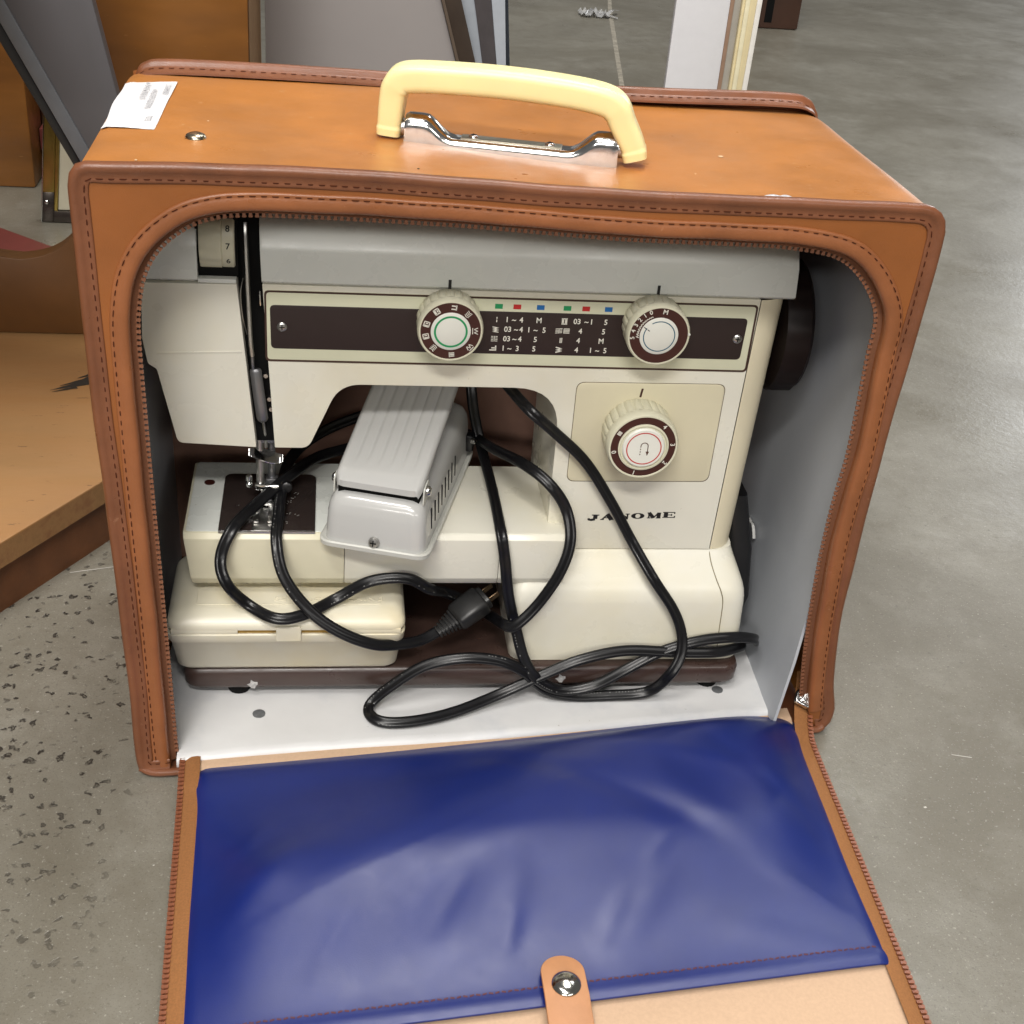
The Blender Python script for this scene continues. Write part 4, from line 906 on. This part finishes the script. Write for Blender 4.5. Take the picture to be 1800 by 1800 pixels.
# treadle with lengthwise grooves
V = []; F = []; NXp, NYp = 60, 24
def grv(x):
    return sum(-.10 * math.exp(-((x - g) / .11) ** 2) for g in (-1.9, -1.15, -.4, .35, 1.1, 1.85))
top = []
for j in range(NYp + 1):
    y = -6.75 + 13.2 * j / NYp
    for i in range(NXp + 1):
        x = -2.8 + 5.6 * i / NXp; ex = max(0, abs(x) - 2.5) / .3; ey = max(0, -6.4 - y) / .35
        z = 4.72 + (y + 6.7) * .262 + (grv(x) if y > -4.6 else grv(x) * math.exp(-((y + 4.6) / .25) ** 2)) - .22 * ex * ex - .22 * ey * ey
        top.append((x, y, z))
W1 = NXp + 1; V = list(top)
F = [(j * W1 + i, j * W1 + i + 1, (j + 1) * W1 + i + 1, (j + 1) * W1 + i) for j in range(NYp) for i in range(NXp)]
rim = [i for i in range(W1)] + [j * W1 + NXp for j in range(1, NYp + 1)] + [NYp * W1 + i for i in range(NXp - 1, -1, -1)] + [j * W1 for j in range(NYp - 1, 0, -1)]
b0 = len(V)
for k in rim: V.append((top[k][0], top[k][1], top[k][2] - .42))
F += [(rim[k], rim[(k + 1) % len(rim)], b0 + (k + 1) % len(rim), b0 + k) for k in range(len(rim))] + [tuple(range(b0, b0 + len(rim)))]
def rc(p):   # round the two near corners
    x, y, z = p; d = .75; cx, cy = 2.8 - d, -6.75 + d
    if abs(x) > cx and y < cy:
        q = Vector((abs(x) - cx, y - cy)); l = max(abs(q.x), abs(q.y)); 
        if q.length > 1e-6: q = q / q.length * l
        x = math.copysign(cx + q.x, x); y = cy + q.y
    return (x, y, z)
L('treadle', [rc(p) for p in V], F, PEDAL, PD, sharp=50)
for s_ in (-1, 1):
    v_, f_ = bm_vf(prism(fillet([(-6.4, 3.2), (-4.9, 3.3), (-5.0, 4.6), (-6.2, 4.4)], .3, 4), 'x', s_ * 2.82, s_ * 2.90)); L('hinge_ear', v_, f_, PEDALR, PD)
    v_, f_ = lathe([(.34, 0), (.34, .14), (.22, .28), (.001, .3)], (s_ * 2.9, -5.55, 3.95), (s_, 0, 0), 16); L('hinge_screw', v_, f_, CHROME, PD)
v_, f_ = bm_vf(box(-2.6, 2.6, -6.3, -5.2, 3.3, 4.3)); L('hinge_gap', v_, f_, MATBLK, PD)
for k in range(8):
    y = -5.2 + k * 1.02
    v_, f_ = bm_vf(box(3.20, 3.262, y - .055, y + .055, .95, 2.45, .0)); v_ = [(x - .07 * (z - .6) / 2 + .035, yy, z + .12) for x, yy, z in v_]; L('vent_slot', v_, f_, MATBLK, hs, sharp=0)
sc_ = (.05, -7.36, .72); v_, f_ = lathe([(.36, -.1), (.36, .08), (.28, .2), (.001, .24)], sc_, (0, -1, .25), 20); ps = L('front_screw', v_, f_, STEEL, PD)
v_, f_ = join(seg_vf((-.2, 0), (.2, 0), .07, Vector(sc_) + Vector((0, -.26, .06)), UX, Vector((0, .25, 1))), seg_vf((0, -.2), (0, .2), .07, Vector(sc_) + Vector((0, -.262, .06)), UX, Vector((0, .25, 1)))); L('cross_slot', v_, f_, MATBLK, ps, sharp=0)
v_, f_ = bm_vf(box(3.0, 3.75, 5.7, 6.7, .9, 2.2, .2)); L('cord_clamp', v_, f_, BLACK, PD)
v_, f_ = lathe([(.2, 0), (.2, .3), (.1, .34)], (3.7, 5.3, 2.1), (1, -.3, 0), 12); L('clamp_screw', v_, f_, CHROME, PD)

# ================================================================== ACCESSORY BOX
AB = thing('accessory_box', 'cream plastic accessory box on the brown base under the free arm', 'box', (10.3, 6.5, 3.66))
v_, f_ = lofted([(3.72, 3.5, 16.9, 4.5, 10.0), (3.8, 3.2, 17.3, 4.2, 10.3), (4.1, 2.98, 17.5, 3.95, 10.5), (6.6, 2.72, 17.75, 3.2, 10.8), (6.75, 2.6, 17.87, 3.02, 10.9), (7.35, 2.55, 17.92, 2.95, 10.95), (7.42, 2.65, 17.82, 3.05, 10.85), (7.30, 3.0, 17.5, 3.4, 10.6)], [.9] * 4, 6)
ab = obj('box_base', v_, f_, BOXP, AB, sharp=50)
lid = [(7.74, 2.62, 17.9, 2.98, 10.95), (7.95, 2.60, 17.92, 2.95, 10.95), (8.2, 2.68, 17.84, 3.05, 10.9), (8.55, 2.95, 17.6, 3.45, 10.7), (8.72, 3.3, 17.25, 3.9, 10.4), (8.76, 3.7, 16.9, 4.3, 10.0)]
v_, f_ = lofted(lid, [.95] * 4, 6); ld = obj('box_lid', v_, f_, BOXP, AB, sharp=60)
v_, f_ = bm_vf(box(2.95, 17.5, 3.25, 10.6, 7.25, 7.75)); obj('inner_tray', v_, f_, mat('yellow_inside', (.36, .22, .05), .6, var=.3, vs=.8), AB)
for x0_, x1_ in ((2.9, 7.1), (13.6, 17.6)):
    v_, f_ = bm_vf(box(x0_, x1_, 2.99, 3.3, 7.43, 7.80, .05)); obj('lid_skirt', v_, f_, BOXP, ld)
v_, f_ = bm_vf(prism(fillet([(9.55, 6.95), (11.15, 6.95), (11.15, 8.1), (9.55, 8.1)], .15, 3), 'y', 2.80, 3.05, .05)); obj('latch', v_, f_, BOXP, AB)
def emb(s_, h, o, dep):
    c = bpy.data.curves.new('t', 'FONT'); c.body = s_; c.size = h / .7; c.align_x = 'CENTER'; c.align_y = 'CENTER'; c.extrude = dep; c.resolution_u = 3; c.space_character = 1.15
    t = bpy.data.objects.new('t', c); me = bpy.data.meshes.new_from_object(t)
    V = [Vector(o) + Vector((q.co.x * 1.25, q.co.y, q.co.z)) for q in me.vertices]; F = [tuple(p.vertices) for p in me.polygons]
    bpy.data.objects.remove(t); bpy.data.curves.remove(c); bpy.data.meshes.remove(me); return V, F
v_, f_ = join(emb('ACCESSORY BOX', .42, (8.3, 6.95, 8.78), .035), emb('SEWING MACHINE', .42, (12.9, 5.0, 8.78), .035)); obj('raised_lettering', v_, f_, BOXP, ld, sharp=20)
rim_ = []
for (x0_, x1_, y0_, y1_) in ((4.8, 11.8, 6.45, 7.45), (4.4, 16.3, 4.45, 9.6)):
    rim_ += [bm_vf(box(x0_, x1_, y0_ - .03, y0_ + .03, 8.74, 8.80)), bm_vf(box(x0_, x1_, y1_ - .03, y1_ + .03, 8.74, 8.80)), bm_vf(box(x0_ - .03, x0_ + .03, y0_ + .032, y1_ - .032, 8.74, 8.80)), bm_vf(box(x1_ - .03, x1_ + .03, y0_ + .032, y1_ - .032, 8.74, 8.80))]
v_, f_ = join(*rim_); obj('raised_border', v_, f_, BOXP, ld, sharp=20)

# ================================================================== CORDS
CSEC = []
for k in range(11): a = R(-128 + 256 * k / 10); CSEC.append((.195 + .19 * math.cos(a), .19 * math.sin(a)))
CSEC += [(-x, -y) for x, y in CSEC]
def cord(name, pts, parent, twist=0.0, n=9, mt=CORDB):
    P = cr(pts, n); P = resample(P, int(length(P) / .22))
    N_ = len(P)
    def ref(i):
        t = i / N_; a = twist * math.sin(t * 7.0)
        return Vector((math.sin(a) * .9 - .1, -.72 * math.cos(a), .70))
    v, f = sweep(P, CSEC, ref); return obj(name, v, f, mt, parent, sharp=120), P
def print_on(P, parent, i0, count):
    out = []
    T = tangents(P); rnd = random.Random(i0)
    for k in range(count):
        i = i0 + k
        if i >= len(P) - 1 or rnd.random() < .45: continue
        p, t = P[i], T[i]; r = Vector((-.1, -.72, .70)); nn = (r - t * r.dot(t)).normalized(); s = t.cross(nn); c = p + nn * .193 + s * .195
        ln = rnd.uniform(.03, .07); out.append(([c - t * ln - s * .03, c + t * ln - s * .03, c + t * ln + s * .035, c - t * ln + s * .035], [(0, 1, 2, 3)]))
    if out:
        v, f = join(*out); obj('cord_print', v, f, mat('cord_print', (.13, .13, .125), .7), parent, sharp=0, kind='stuff')
C_PLUG = [(17.68,17.00,16.72),(15.27,16.50,16.48),(12.31,15.50,15.59),(10.39,13.50,14.86),(9.81,10.04,14.75),(9.66,6.71,14.30),(9.58,4.60,13.47),(10.10,3.40,11.57),(11.72,2.72,9.45),(13.72,2.20,8.10),(15.94,2.40,6.98),(17.9,3.4,6.3),(19.1,4.2,6.0),(20.25,4.85,6.25)]
C_LOOP = [(17.34,17.00,14.89),(14.50,15.50,14.50),(12.13,13.50,14.75),(10.30,10.14,15.20),(8.36,7.61,14.60),(6.88,5.11,14.20),(6.11,4.20,12.54),(6.49,3.20,11.27),(7.73,3.64,9.35),(9.57,2.40,9.10),(11.35,2.83,9.10),(13.34,4.25,9.30),(15.53,4.30,10.66),(17.91,4.30,10.90),(19.5,4.75,9.75),(20.8,6.3,8.35),(22.4,7.6,6.7),(23.7,7.3,6.0),(24.3,5.6,6.6),(24.5,4.1,7.35),(25.19,3.50,7.64),(26.65,3.90,9.07),(28.01,4.30,11.44),(28.59,5.00,13.44),(28.26,6.00,15.24),(27.00,6.30,16.99),(25.49,8.00,17.49),(24.10,12.00,16.35),(22.96,16.00,15.25),(20.66,18.00,15.12)]
C_BACK = [(22.56,17.00,20.39),(22.77,16.00,18.23),(23.21,15.80,16.09),(23.68,14.50,14.51),(23.90,10.09,14.20),(23.95,5.31,14.05),(24.30,4.60,12.19),(24.74,4.40,9.39),(25.47,4.30,6.65),(26.10,3.65,4.70),(27.07,3.25,3.30),(28.83,3.55,2.10),(31.00,3.55,2.40),(33.24,3.65,3.75),(35.57,4.10,4.88),(38.34,4.30,5.71),(40.92,4.60,5.78),(42.85,5.60,4.88),(43.4,7.2,3.4),(43.3,9.4,2.2)]
C_FRONT = [(23.53,14.00,21.81),(24.21,10.00,22.28),(25.29,6.60,22.17),(27.00,6.45,20.72),(29.26,6.45,18.56),(31.30,6.45,15.58),(33.03,6.2,12.67),(34.47,4.55,10.70),(36.15,4.45,8.27),(36.92,4.2,6.50),(36.96,3.60,5.09),(36.24,3.00,3.84),(35.0,3.4,2.0),(32.28,3.5,1.62),(29.70,3.5,1.62),(27.71,3.45,2.25),(26.01,3.30,4.0),(24.20,3.25,4.95),(21.86,3.2,5.2),(19.30,3.3,4.5),(17.1,3.1,2.95),(15.78,2.8,1.75),(15.68,1.74,1.66),(16.60,0.97,1.64),(18.68,1.04,1.64),(21.40,1.81,1.75),(24.61,3.0,2.3),(27.47,3.40,3.58),(29.95,3.60,4.67),(33.10,3.95,5.17),(36.80,4.1,4.89),(39.74,4.30,4.73),(41.81,5.50,4.3),(42.9,8.00,2.82)]
PC = thing('power_cord', 'black twin power cord with plug looping over the bed and accessory box', 'cord', (20, 6, 5))
o1, p1 = cord('plug_lead', C_PLUG, PC, .2); print_on(p1, o1, 55, 45)
o2, p2 = cord('looped_lead', C_LOOP, PC, .45); print_on(p2, o2, 62, 24); print_on(p2, o2, 130, 50)
FC = thing('pedal_cord', 'black twin cord hanging down the column and coiled on the white case floor', 'cord', (30, 4, 2))
o3, p3 = cord('hanging_lead', C_BACK, FC, .3); print_on(p3, o3, 95, 60)
o4, p4 = cord('coiled_lead', C_FRONT, FC, .35); print_on(p4, o4, 150, 60); print_on(p4, o4, 235, 70)
# plug
pa = Vector((20.1, 4.75, 6.15)); pb = Vector((23.3, 6.15, 8.05)); d = (pb - pa).normalized(); up = Vector((-.25, -.35, .9)); up = (up - d * up.dot(d)).normalized(); sd = d.cross(up)
def pl(l, s, h): return pa + d * l + sd * s + up * h
def plug_loft(secs):
    V = []; F = []; m = 0
    for l, hw, hh in secs:
        q = fillet([(-hw, -hh), (hw, -hh), (hw, hh), (-hw, hh)], min(hw, hh) * .5, 3); m = len(q); V += [pl(l, a, b) for a, b in q]
    for k in range(len(secs) - 1):
        for i in range(m): F.append((k * m + i, k * m + (i + 1) % m, (k + 1) * m + (i + 1) % m, (k + 1) * m + i))
    return V, F + [tuple(range(m)), tuple(range((len(secs) - 1) * m, len(secs) * m))]
RUB = mat('black_rubber', (.016, .016, .016), .40, var=.15, vs=2)
v_, f_ = plug_loft([(1.55, .5, .42), (1.62, .8, .58), (1.85, .92, .66), (3.75, .98, .70), (3.85, .9, .64), (3.9, .78, .55), (4.15, .78, .55), (4.2, .70, .48)]); pg = obj('plug', v_, f_, RUB, PC, sharp=50)
secs = []
for k in range(6):
    l = .1 + k * .26; g = .42 + .06 * k; secs += [(l, g, g * .72), (l + .15, g, g * .72), (l + .16, g * .78, g * .55), (l + .25, g * .78, g * .55)]
v_, f_ = plug_loft(secs); obj('strain_relief', v_, f_, RUB, pg, sharp=30)
for s_ in (-.42, .42):
    v_, f_ = bm_vf(box(4.2, 5.0, s_ - .05, s_ + .05, -.26, .26, .03)); obj('prong', [pl(*q) for q in v_], f_, mat('prong_brass', (.22, .15, .09), .4, 1.0), pg)

# ================================================================== BACKGROUND THINGS
# low plywood step at the left
SD = Vector((.541, .841, 0)); SN = Vector((-.841, .541, 0)); S0 = Vector((-10.93, 15.23, 0))
PS = thing('plywood_step', 'worn plywood shelf unit with a curved back board left of the case', 'shelf', (-14, 30, 0))
def sp_(a, b, z): return S0 + SD * a + SN * b + UZ * z
bk_y = 52.5
fr = [sp_(-40, -.25, 0), sp_(41, -.25, 0)]
top_poly = [(fr[0].x, fr[0].y), (fr[1].x, fr[1].y), (fr[1].x, bk_y + .5), (-75, bk_y + .5), (-75, fr[0].y)]
bmq = prism(top_poly, 'z', 6.15, 4.1, .12, 2); v_, f_ = bm_vf(bmq); tpz = obj('shelf_top', v_, f_, PLY, PS, sharp=40)
V = [sp_(-40, -.27, 4.13), sp_(41, -.27, 4.13), sp_(41, -.27, 6.02), sp_(-40, -.27, 6.02)]; obj('edge_band', V, [(0, 1, 2, 3)], PLYE, PS, sharp=0)
V = [sp_(-40, .4, 0), sp_(41, .4, 0), sp_(41, .4, 4.1), sp_(-40, .4, 4.1), sp_(-40, 2, 0), sp_(41, 2, 0), sp_(41, 2, 4.1), sp_(-40, 2, 4.1)]; obj('kick_board', V, [(0, 1, 2, 3), (4, 5, 6, 7), (0, 1, 5, 4), (1, 2, 6, 5), (0, 3, 7, 4), (3, 2, 6, 7)], KICK, PS, sharp=20)
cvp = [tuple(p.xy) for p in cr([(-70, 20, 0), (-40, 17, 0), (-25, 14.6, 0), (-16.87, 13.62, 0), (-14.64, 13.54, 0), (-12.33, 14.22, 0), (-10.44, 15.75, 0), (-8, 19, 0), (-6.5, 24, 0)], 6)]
v_, f_ = bm_vf(prism([(-70, 6.2), (-6.5, 6.2)] + cvp[::-1], 'y', bk_y - .3, bk_y + 1.7, .1, 2)); obj('back_board', v_, f_, mat('shade_darkened_varnish', (.14, .060, .016), .45, var=.25, vs=.1, bump=.15, bs=4, speck=(1.3, .68, (.2, .1, .04), .4)), PS, sharp=40)  # wood colour darkened to imitate the shade at the back of the shelf
rnd = random.Random(5); out = []
for (cx, cy, ln, wd, ang) in ((-9.0, 41.5, 3.6, .45, -150), (-8.3, 42.6, 3.8, .5, -146), (-7.6, 44.0, 3.0, .5, -142), (-9.6, 40.6, 2.2, .25, -152), (-6.6, 45, 2.2, .6, -140)):
    dd = Vector((math.cos(R(ang)), math.sin(R(ang)), 0)); nn = Vector((-dd.y, dd.x, 0)); V = []; m = 7
    for k in range(m + 1):
        t = k / m; wv = wd * (1 - t) * rnd.uniform(.7, 1.2) + .02; c = Vector((cx, cy, 6.19)) + dd * (ln * (t - .3)); V += [c - nn * wv, c + nn * wv]
    out.append((V, [(2 * k, 2 * k + 1, 2 * k + 3, 2 * k + 2) for k in range(m)]))
out = [([Vector((p.x, p.y, 6.185 + .004 * i)) for p in v], f) for i, (v, f) in enumerate(out)]
v_, f_ = join(*out); obj('black_paint_smear', v_, f_, mat('dried_paint', (.018, .014, .010), .6), tpz, sharp=0)
v_, f_ = bm_vf(box(-75, -12.5, 6, 44, 46, 48, .15)); obj('added_shade_shelf', v_, f_, PLYD, PS)  # unseen board, added above the view to shade the lower shelf
v_, f_ = bm_vf(box(-77, -75.05, 6, 53, 0, 60, .15)); obj('upright', v_, f_, PLYD, PS)  # unseen support, made up to carry the added shade board
# thin red board on the floor behind it
RBo = obj('red_board', *bm_vf(prism([(-60, 112), (-27.4, 96.3), (-19.3, 89.6), (-17, 82), (-60, 78)], 'z', .5, 0, .05)), MAROON); tag(RBo, 'maroon painted board lying on the floor behind the plywood shelf', 'board')
# wooden block post at the far left with a red ledge
WP = obj('wooden_post', *bm_vf(box(-48, -26.3, 113.3, 121, 0, 140, .4)), PLYD); tag(WP, 'thick wooden post standing at the left edge behind the brass frame', 'post')
RL = obj('red_block', *bm_vf(prism([(-26.2, 118.5), (-19, 117.5), (-19, 124), (-26.2, 124)], 'z', 6.6, 3.8, .1)), MAROON); tag(RL, 'small red ledge between the wooden post and the brass frame', 'ledge')
DB_ = obj('dark_box', *bm_vf(box(-27.8, -10, 124, 140, 0, 120, .2)), KICK); tag(DB_, 'dark brown box in shadow behind the red ledge', 'box')
# brass frame with cream mount, leaning
BF = thing('brass_frame', 'brass picture frame with cream mount standing behind the case at left', 'picture frame', (-15, 100, 0))
def bq(x0, x1, z0, z1, y0, y1, nm, m, par=BF):
    v, f = bm_vf(box(x0, x1, y0, y1, z0, z1, .06)); v = [(x + .095 * z, y + .12 * z, z) for x, y, z in v]; return obj(nm, v, f, m, par)
fs = bq(-23.1, -21.75, 3.8, 34, 100, 101.2, 'side_rail', BRASS)
DKM = mat('brown_metal', (.10, .085, .075), .25, .8)
bq(-23.1, -21.75, .1, 3.79, 100, 101.2, 'corner_piece', DKM); fbq = bq(-21.74, -4, .1, 1.5, 100, 101.2, 'bottom_rail', DKM)
bq(-23.25, -23.1, .05, 34, 99.9, 101.3, 'edge_strip', CHROME)
bq(-21.74, -21.3, 1.5, 34, 100.1, 101, 'inner_lip', BRASS); bq(-21.3, -4, 1.55, 34, 100.4, 100.9, 'mount', MATCARD)
for x, z in ((-22.6, 2.6), (-19.2, .85)):
    v_, f_ = lathe([(.3, 0), (.25, .12), (.001, .2)], (x + .095 * z, 99.9 + .12 * z, z), (0, -1, .1), 12); obj('screw', v_, f_, CHROME, BF)
# upright varnished board
UB = thing('wooden_board', 'tall orange varnished wooden board standing right behind the case', 'board', (-5, 60, 0))
v_, f_ = bm_vf(box(-9.2, 5.35, 60, 82, 0, 110, .25)); obj('board', v_, f_, PLYD, UB)
v_, f_ = [(5.37, 60.2, .1), (5.37, 81.8, .1), (5.37, 81.8, 109.8), (5.37, 60.2, 109.8)], [(0, 1, 2, 3)]; obj('end_grain', v_, f_, PLYE, UB, sharp=0)
# charcoal panel leaning at the left
CP = thing('charcoal_panel', 'charcoal grey panel with black edge leaning behind the top left corner of the case', 'panel', (-8, 45, 0))
def cq(poly, y0, y1, nm, m):
    v, f = bm_vf(prism(poly, 'y', y0, y1, .08, 2)); return obj(nm, v, f, m, CP)
cq([(-22, 55), (-4, 17), (-1.5, 6.3), (.5, 6.3), (-1.6, 16), (-9.1, 55)], 45, 46.5, 'panel_face', DKGREY)
def lx(z): return -12.9 + (35.7 - z) * .48
cq([(lx(55), 55), (lx(17.4), 17.4), (lx(17.4) - .15, 16.5), (lx(55) - .95, 54.5)], 44.9, 47.2, 'black_edge', BLACK)
cq([(lx(55) + 1.3, 55.05), (lx(18) + 1.3, 18), (lx(18) + .02, 18), (lx(55) + .02, 55.05)], 44.85, 45.0, 'bevel_strip', mat('charcoal_bevel', (.13, .14, .155), .4))
# two grey boards with dark frame edges
def lean(nm, m, par, xa, sa, xb, sb, y0, y1, z0=.05, z1=62):
    f = lambda x, s, z: x + (33 - z) * s
    poly = [(f(xa, sa, z1), z1), (f(xa, sa, z0), z0), (f(xb, sb, z0), z0), (f(xb, sb, z1), z1)]
    v, fc_ = bm_vf(prism(poly, 'y', y0, y1, .06, 2)); return obj(nm, v, fc_, m, par)
G1 = thing('grey_board', 'large pale grey board with dark brown frame edge leaning behind the handle', 'board', (20, 80, 0))
lean('board_face', GREYB, G1, 5.9, 0, 24.22, .306, 80, 81); lean('frame_edge', DKFRAME, G1, 24.25, .306, 26.4, .30, 79.4, 81.4); lean('frame_lip', mat('frame_lip', (.10, .075, .055), .4), G1, 24.25, .306, 24.6, .306, 79.1, 79.4)
G2 = thing('framed_sheet', 'second dark framed sheet with pale blue edge tucked behind the grey board', 'sheet', (29, 83, 0))
lean('sheet_face', BLUEG, G2, 22, .30, 27.9, .22, 82.0, 82.8); lean('frame_edge', mat('dark_frame_grey', (.062, .055, .058), .4, var=.1), G2, 27.9, .20, 29.75, .155, 81.8, 83); lean('pale_edge', BLUEG, G2, 29.78, .155, 31.3, .09, 82, 82.9)
# white panel with cream frame
WF = thing('white_panel', 'white panel with cream wooden frame standing upright behind the right of the case', 'panel', (60, 100, 0))
for nm, m, x0_, x1_, y0_, y1_ in (('white_face', WHITEB, 54.5, 61.25, 100, 101), ('brown_line', mat('panel_brown', (.30, .19, .13), .5), 61.27, 61.75, 99.9, 101), ('grey_strip', mat('panel_grey', (.36, .34, .30), .5), 61.77, 62.65, 100.1, 101), ('cream_rail', CREAMW, 62.67, 63.0, 99.6, 101), ('cream_rail', mat('cream_rail_pale', (.80, .74, .52), .5), 63.0, 63.55, 99.3, 101), ('cream_rail', CREAMW, 63.57, 64.3, 99.5, 101), ('white_rail', mat('white_rail', (.82, .80, .76), .45), 64.32, 64.95, 99.4, 101)):
    v_, f_ = bm_vf(box(x0_, x1_, y0_, y1_, .05, 70, .04)); v_ = [(x + (.012 * (z - 20) if x > 63.9 else 0), y, z) for x, y, z in v_]; obj(nm, v_, f_, m, WF)
# dark furniture leg far behind
FL = thing('furniture_leg', 'dark brown wooden furniture leg on the floor beyond the white panel', 'furniture leg', (118, 258, 0))
v_, f_ = bm_vf(box(112.2, 123, 253, 262, .05, 60, .5)); obj('leg', v_, f_, mat('leg_wood', (.060, .028, .018), .5, var=.2, vs=.1), FL)
v_, f_ = bm_vf(box(114.4, 116.2, 252.8, 253.0, 1.5, 60)); obj('slot', v_, f_, MATBLK, FL)
v_, f_ = bm_vf(box(109.6, 112.1, 250, 254, .05, 60, .3)); obj('side_strip', v_, f_, mat('leg_strip', (.25, .18, .09), .5), FL)
# crumpled clear tape and flecks on the floor
TP = thing('crumpled_tape', 'crumpled piece of clear tape lying on the floor behind the handle', 'tape', (76, 256, 0))
rnd = random.Random(11); V = []; F = []
for j in range(5):
    for i in range(12): V.append((70.5 + i * .62 + rnd.uniform(-.2, .2), 253 + j * 1.5 + rnd.uniform(-.4, .4), .3 + rnd.uniform(0, 1.3) * (1 if i % 2 else .25)))
F = [(j * 12 + i, j * 12 + i + 1, (j + 1) * 12 + i + 1, (j + 1) * 12 + i) for j in range(4) for i in range(11)]
obj('crumpled_film', V, F, GLASSY, TP, sharp=0)
v_, f_ = sweep(cr([(76.5, 253.5, .6), (78.2, 256, 1.4), (80.4, 260, .8)], 4), [(-.5, 0), (.5, .05), (.5, .12), (-.5, .08)], (0, 0, 1)); obj('tape_tail', v_, f_, GLASSY, TP)
v_, f_ = sweep([Vector((76.2, 256.5, .5)), Vector((79.0, 252.5, .4))], circ(.25, 6), (0, 0, 1)); obj('tape_tail', v_, f_, GLASSY, TP)
rnd = random.Random(21); out = []
for k in range(70):
    x, y = rnd.uniform(-12, 70), rnd.uniform(-24, 60); s = rnd.uniform(.03, .09); a = rnd.uniform(0, 3)
    if -1 < x < 48 and -3 < y < 23: continue
    out.append(([Vector((x + s * math.cos(a + q) * e, y + s * math.sin(a + q), .03 + .03 * (q > 2))) for q, e in ((0, 1.6), (1.5, 1), (3.1, 1.5), (4.6, 1))], [(0, 1, 2, 3)]))
for (x, y, l, a) in ((56.6, -1.6, .7, -.25), (-5.2, 21.5, 1.8, .25)): out.append(([Vector((x + l * math.cos(a) * g - .04 * math.sin(a) * h, y + l * math.sin(a) * g + .04 * h, .04)) for g, h in ((-1, -1), (1, -1), (1, 1), (-1, 1))], [(0, 1, 2, 3)]))
v_, f_ = join(*out); fk = obj('floor_flecks', v_, f_, mat('fleck', (.46, .44, .40), .6, var=.2), fl, kind='stuff', sharp=0)
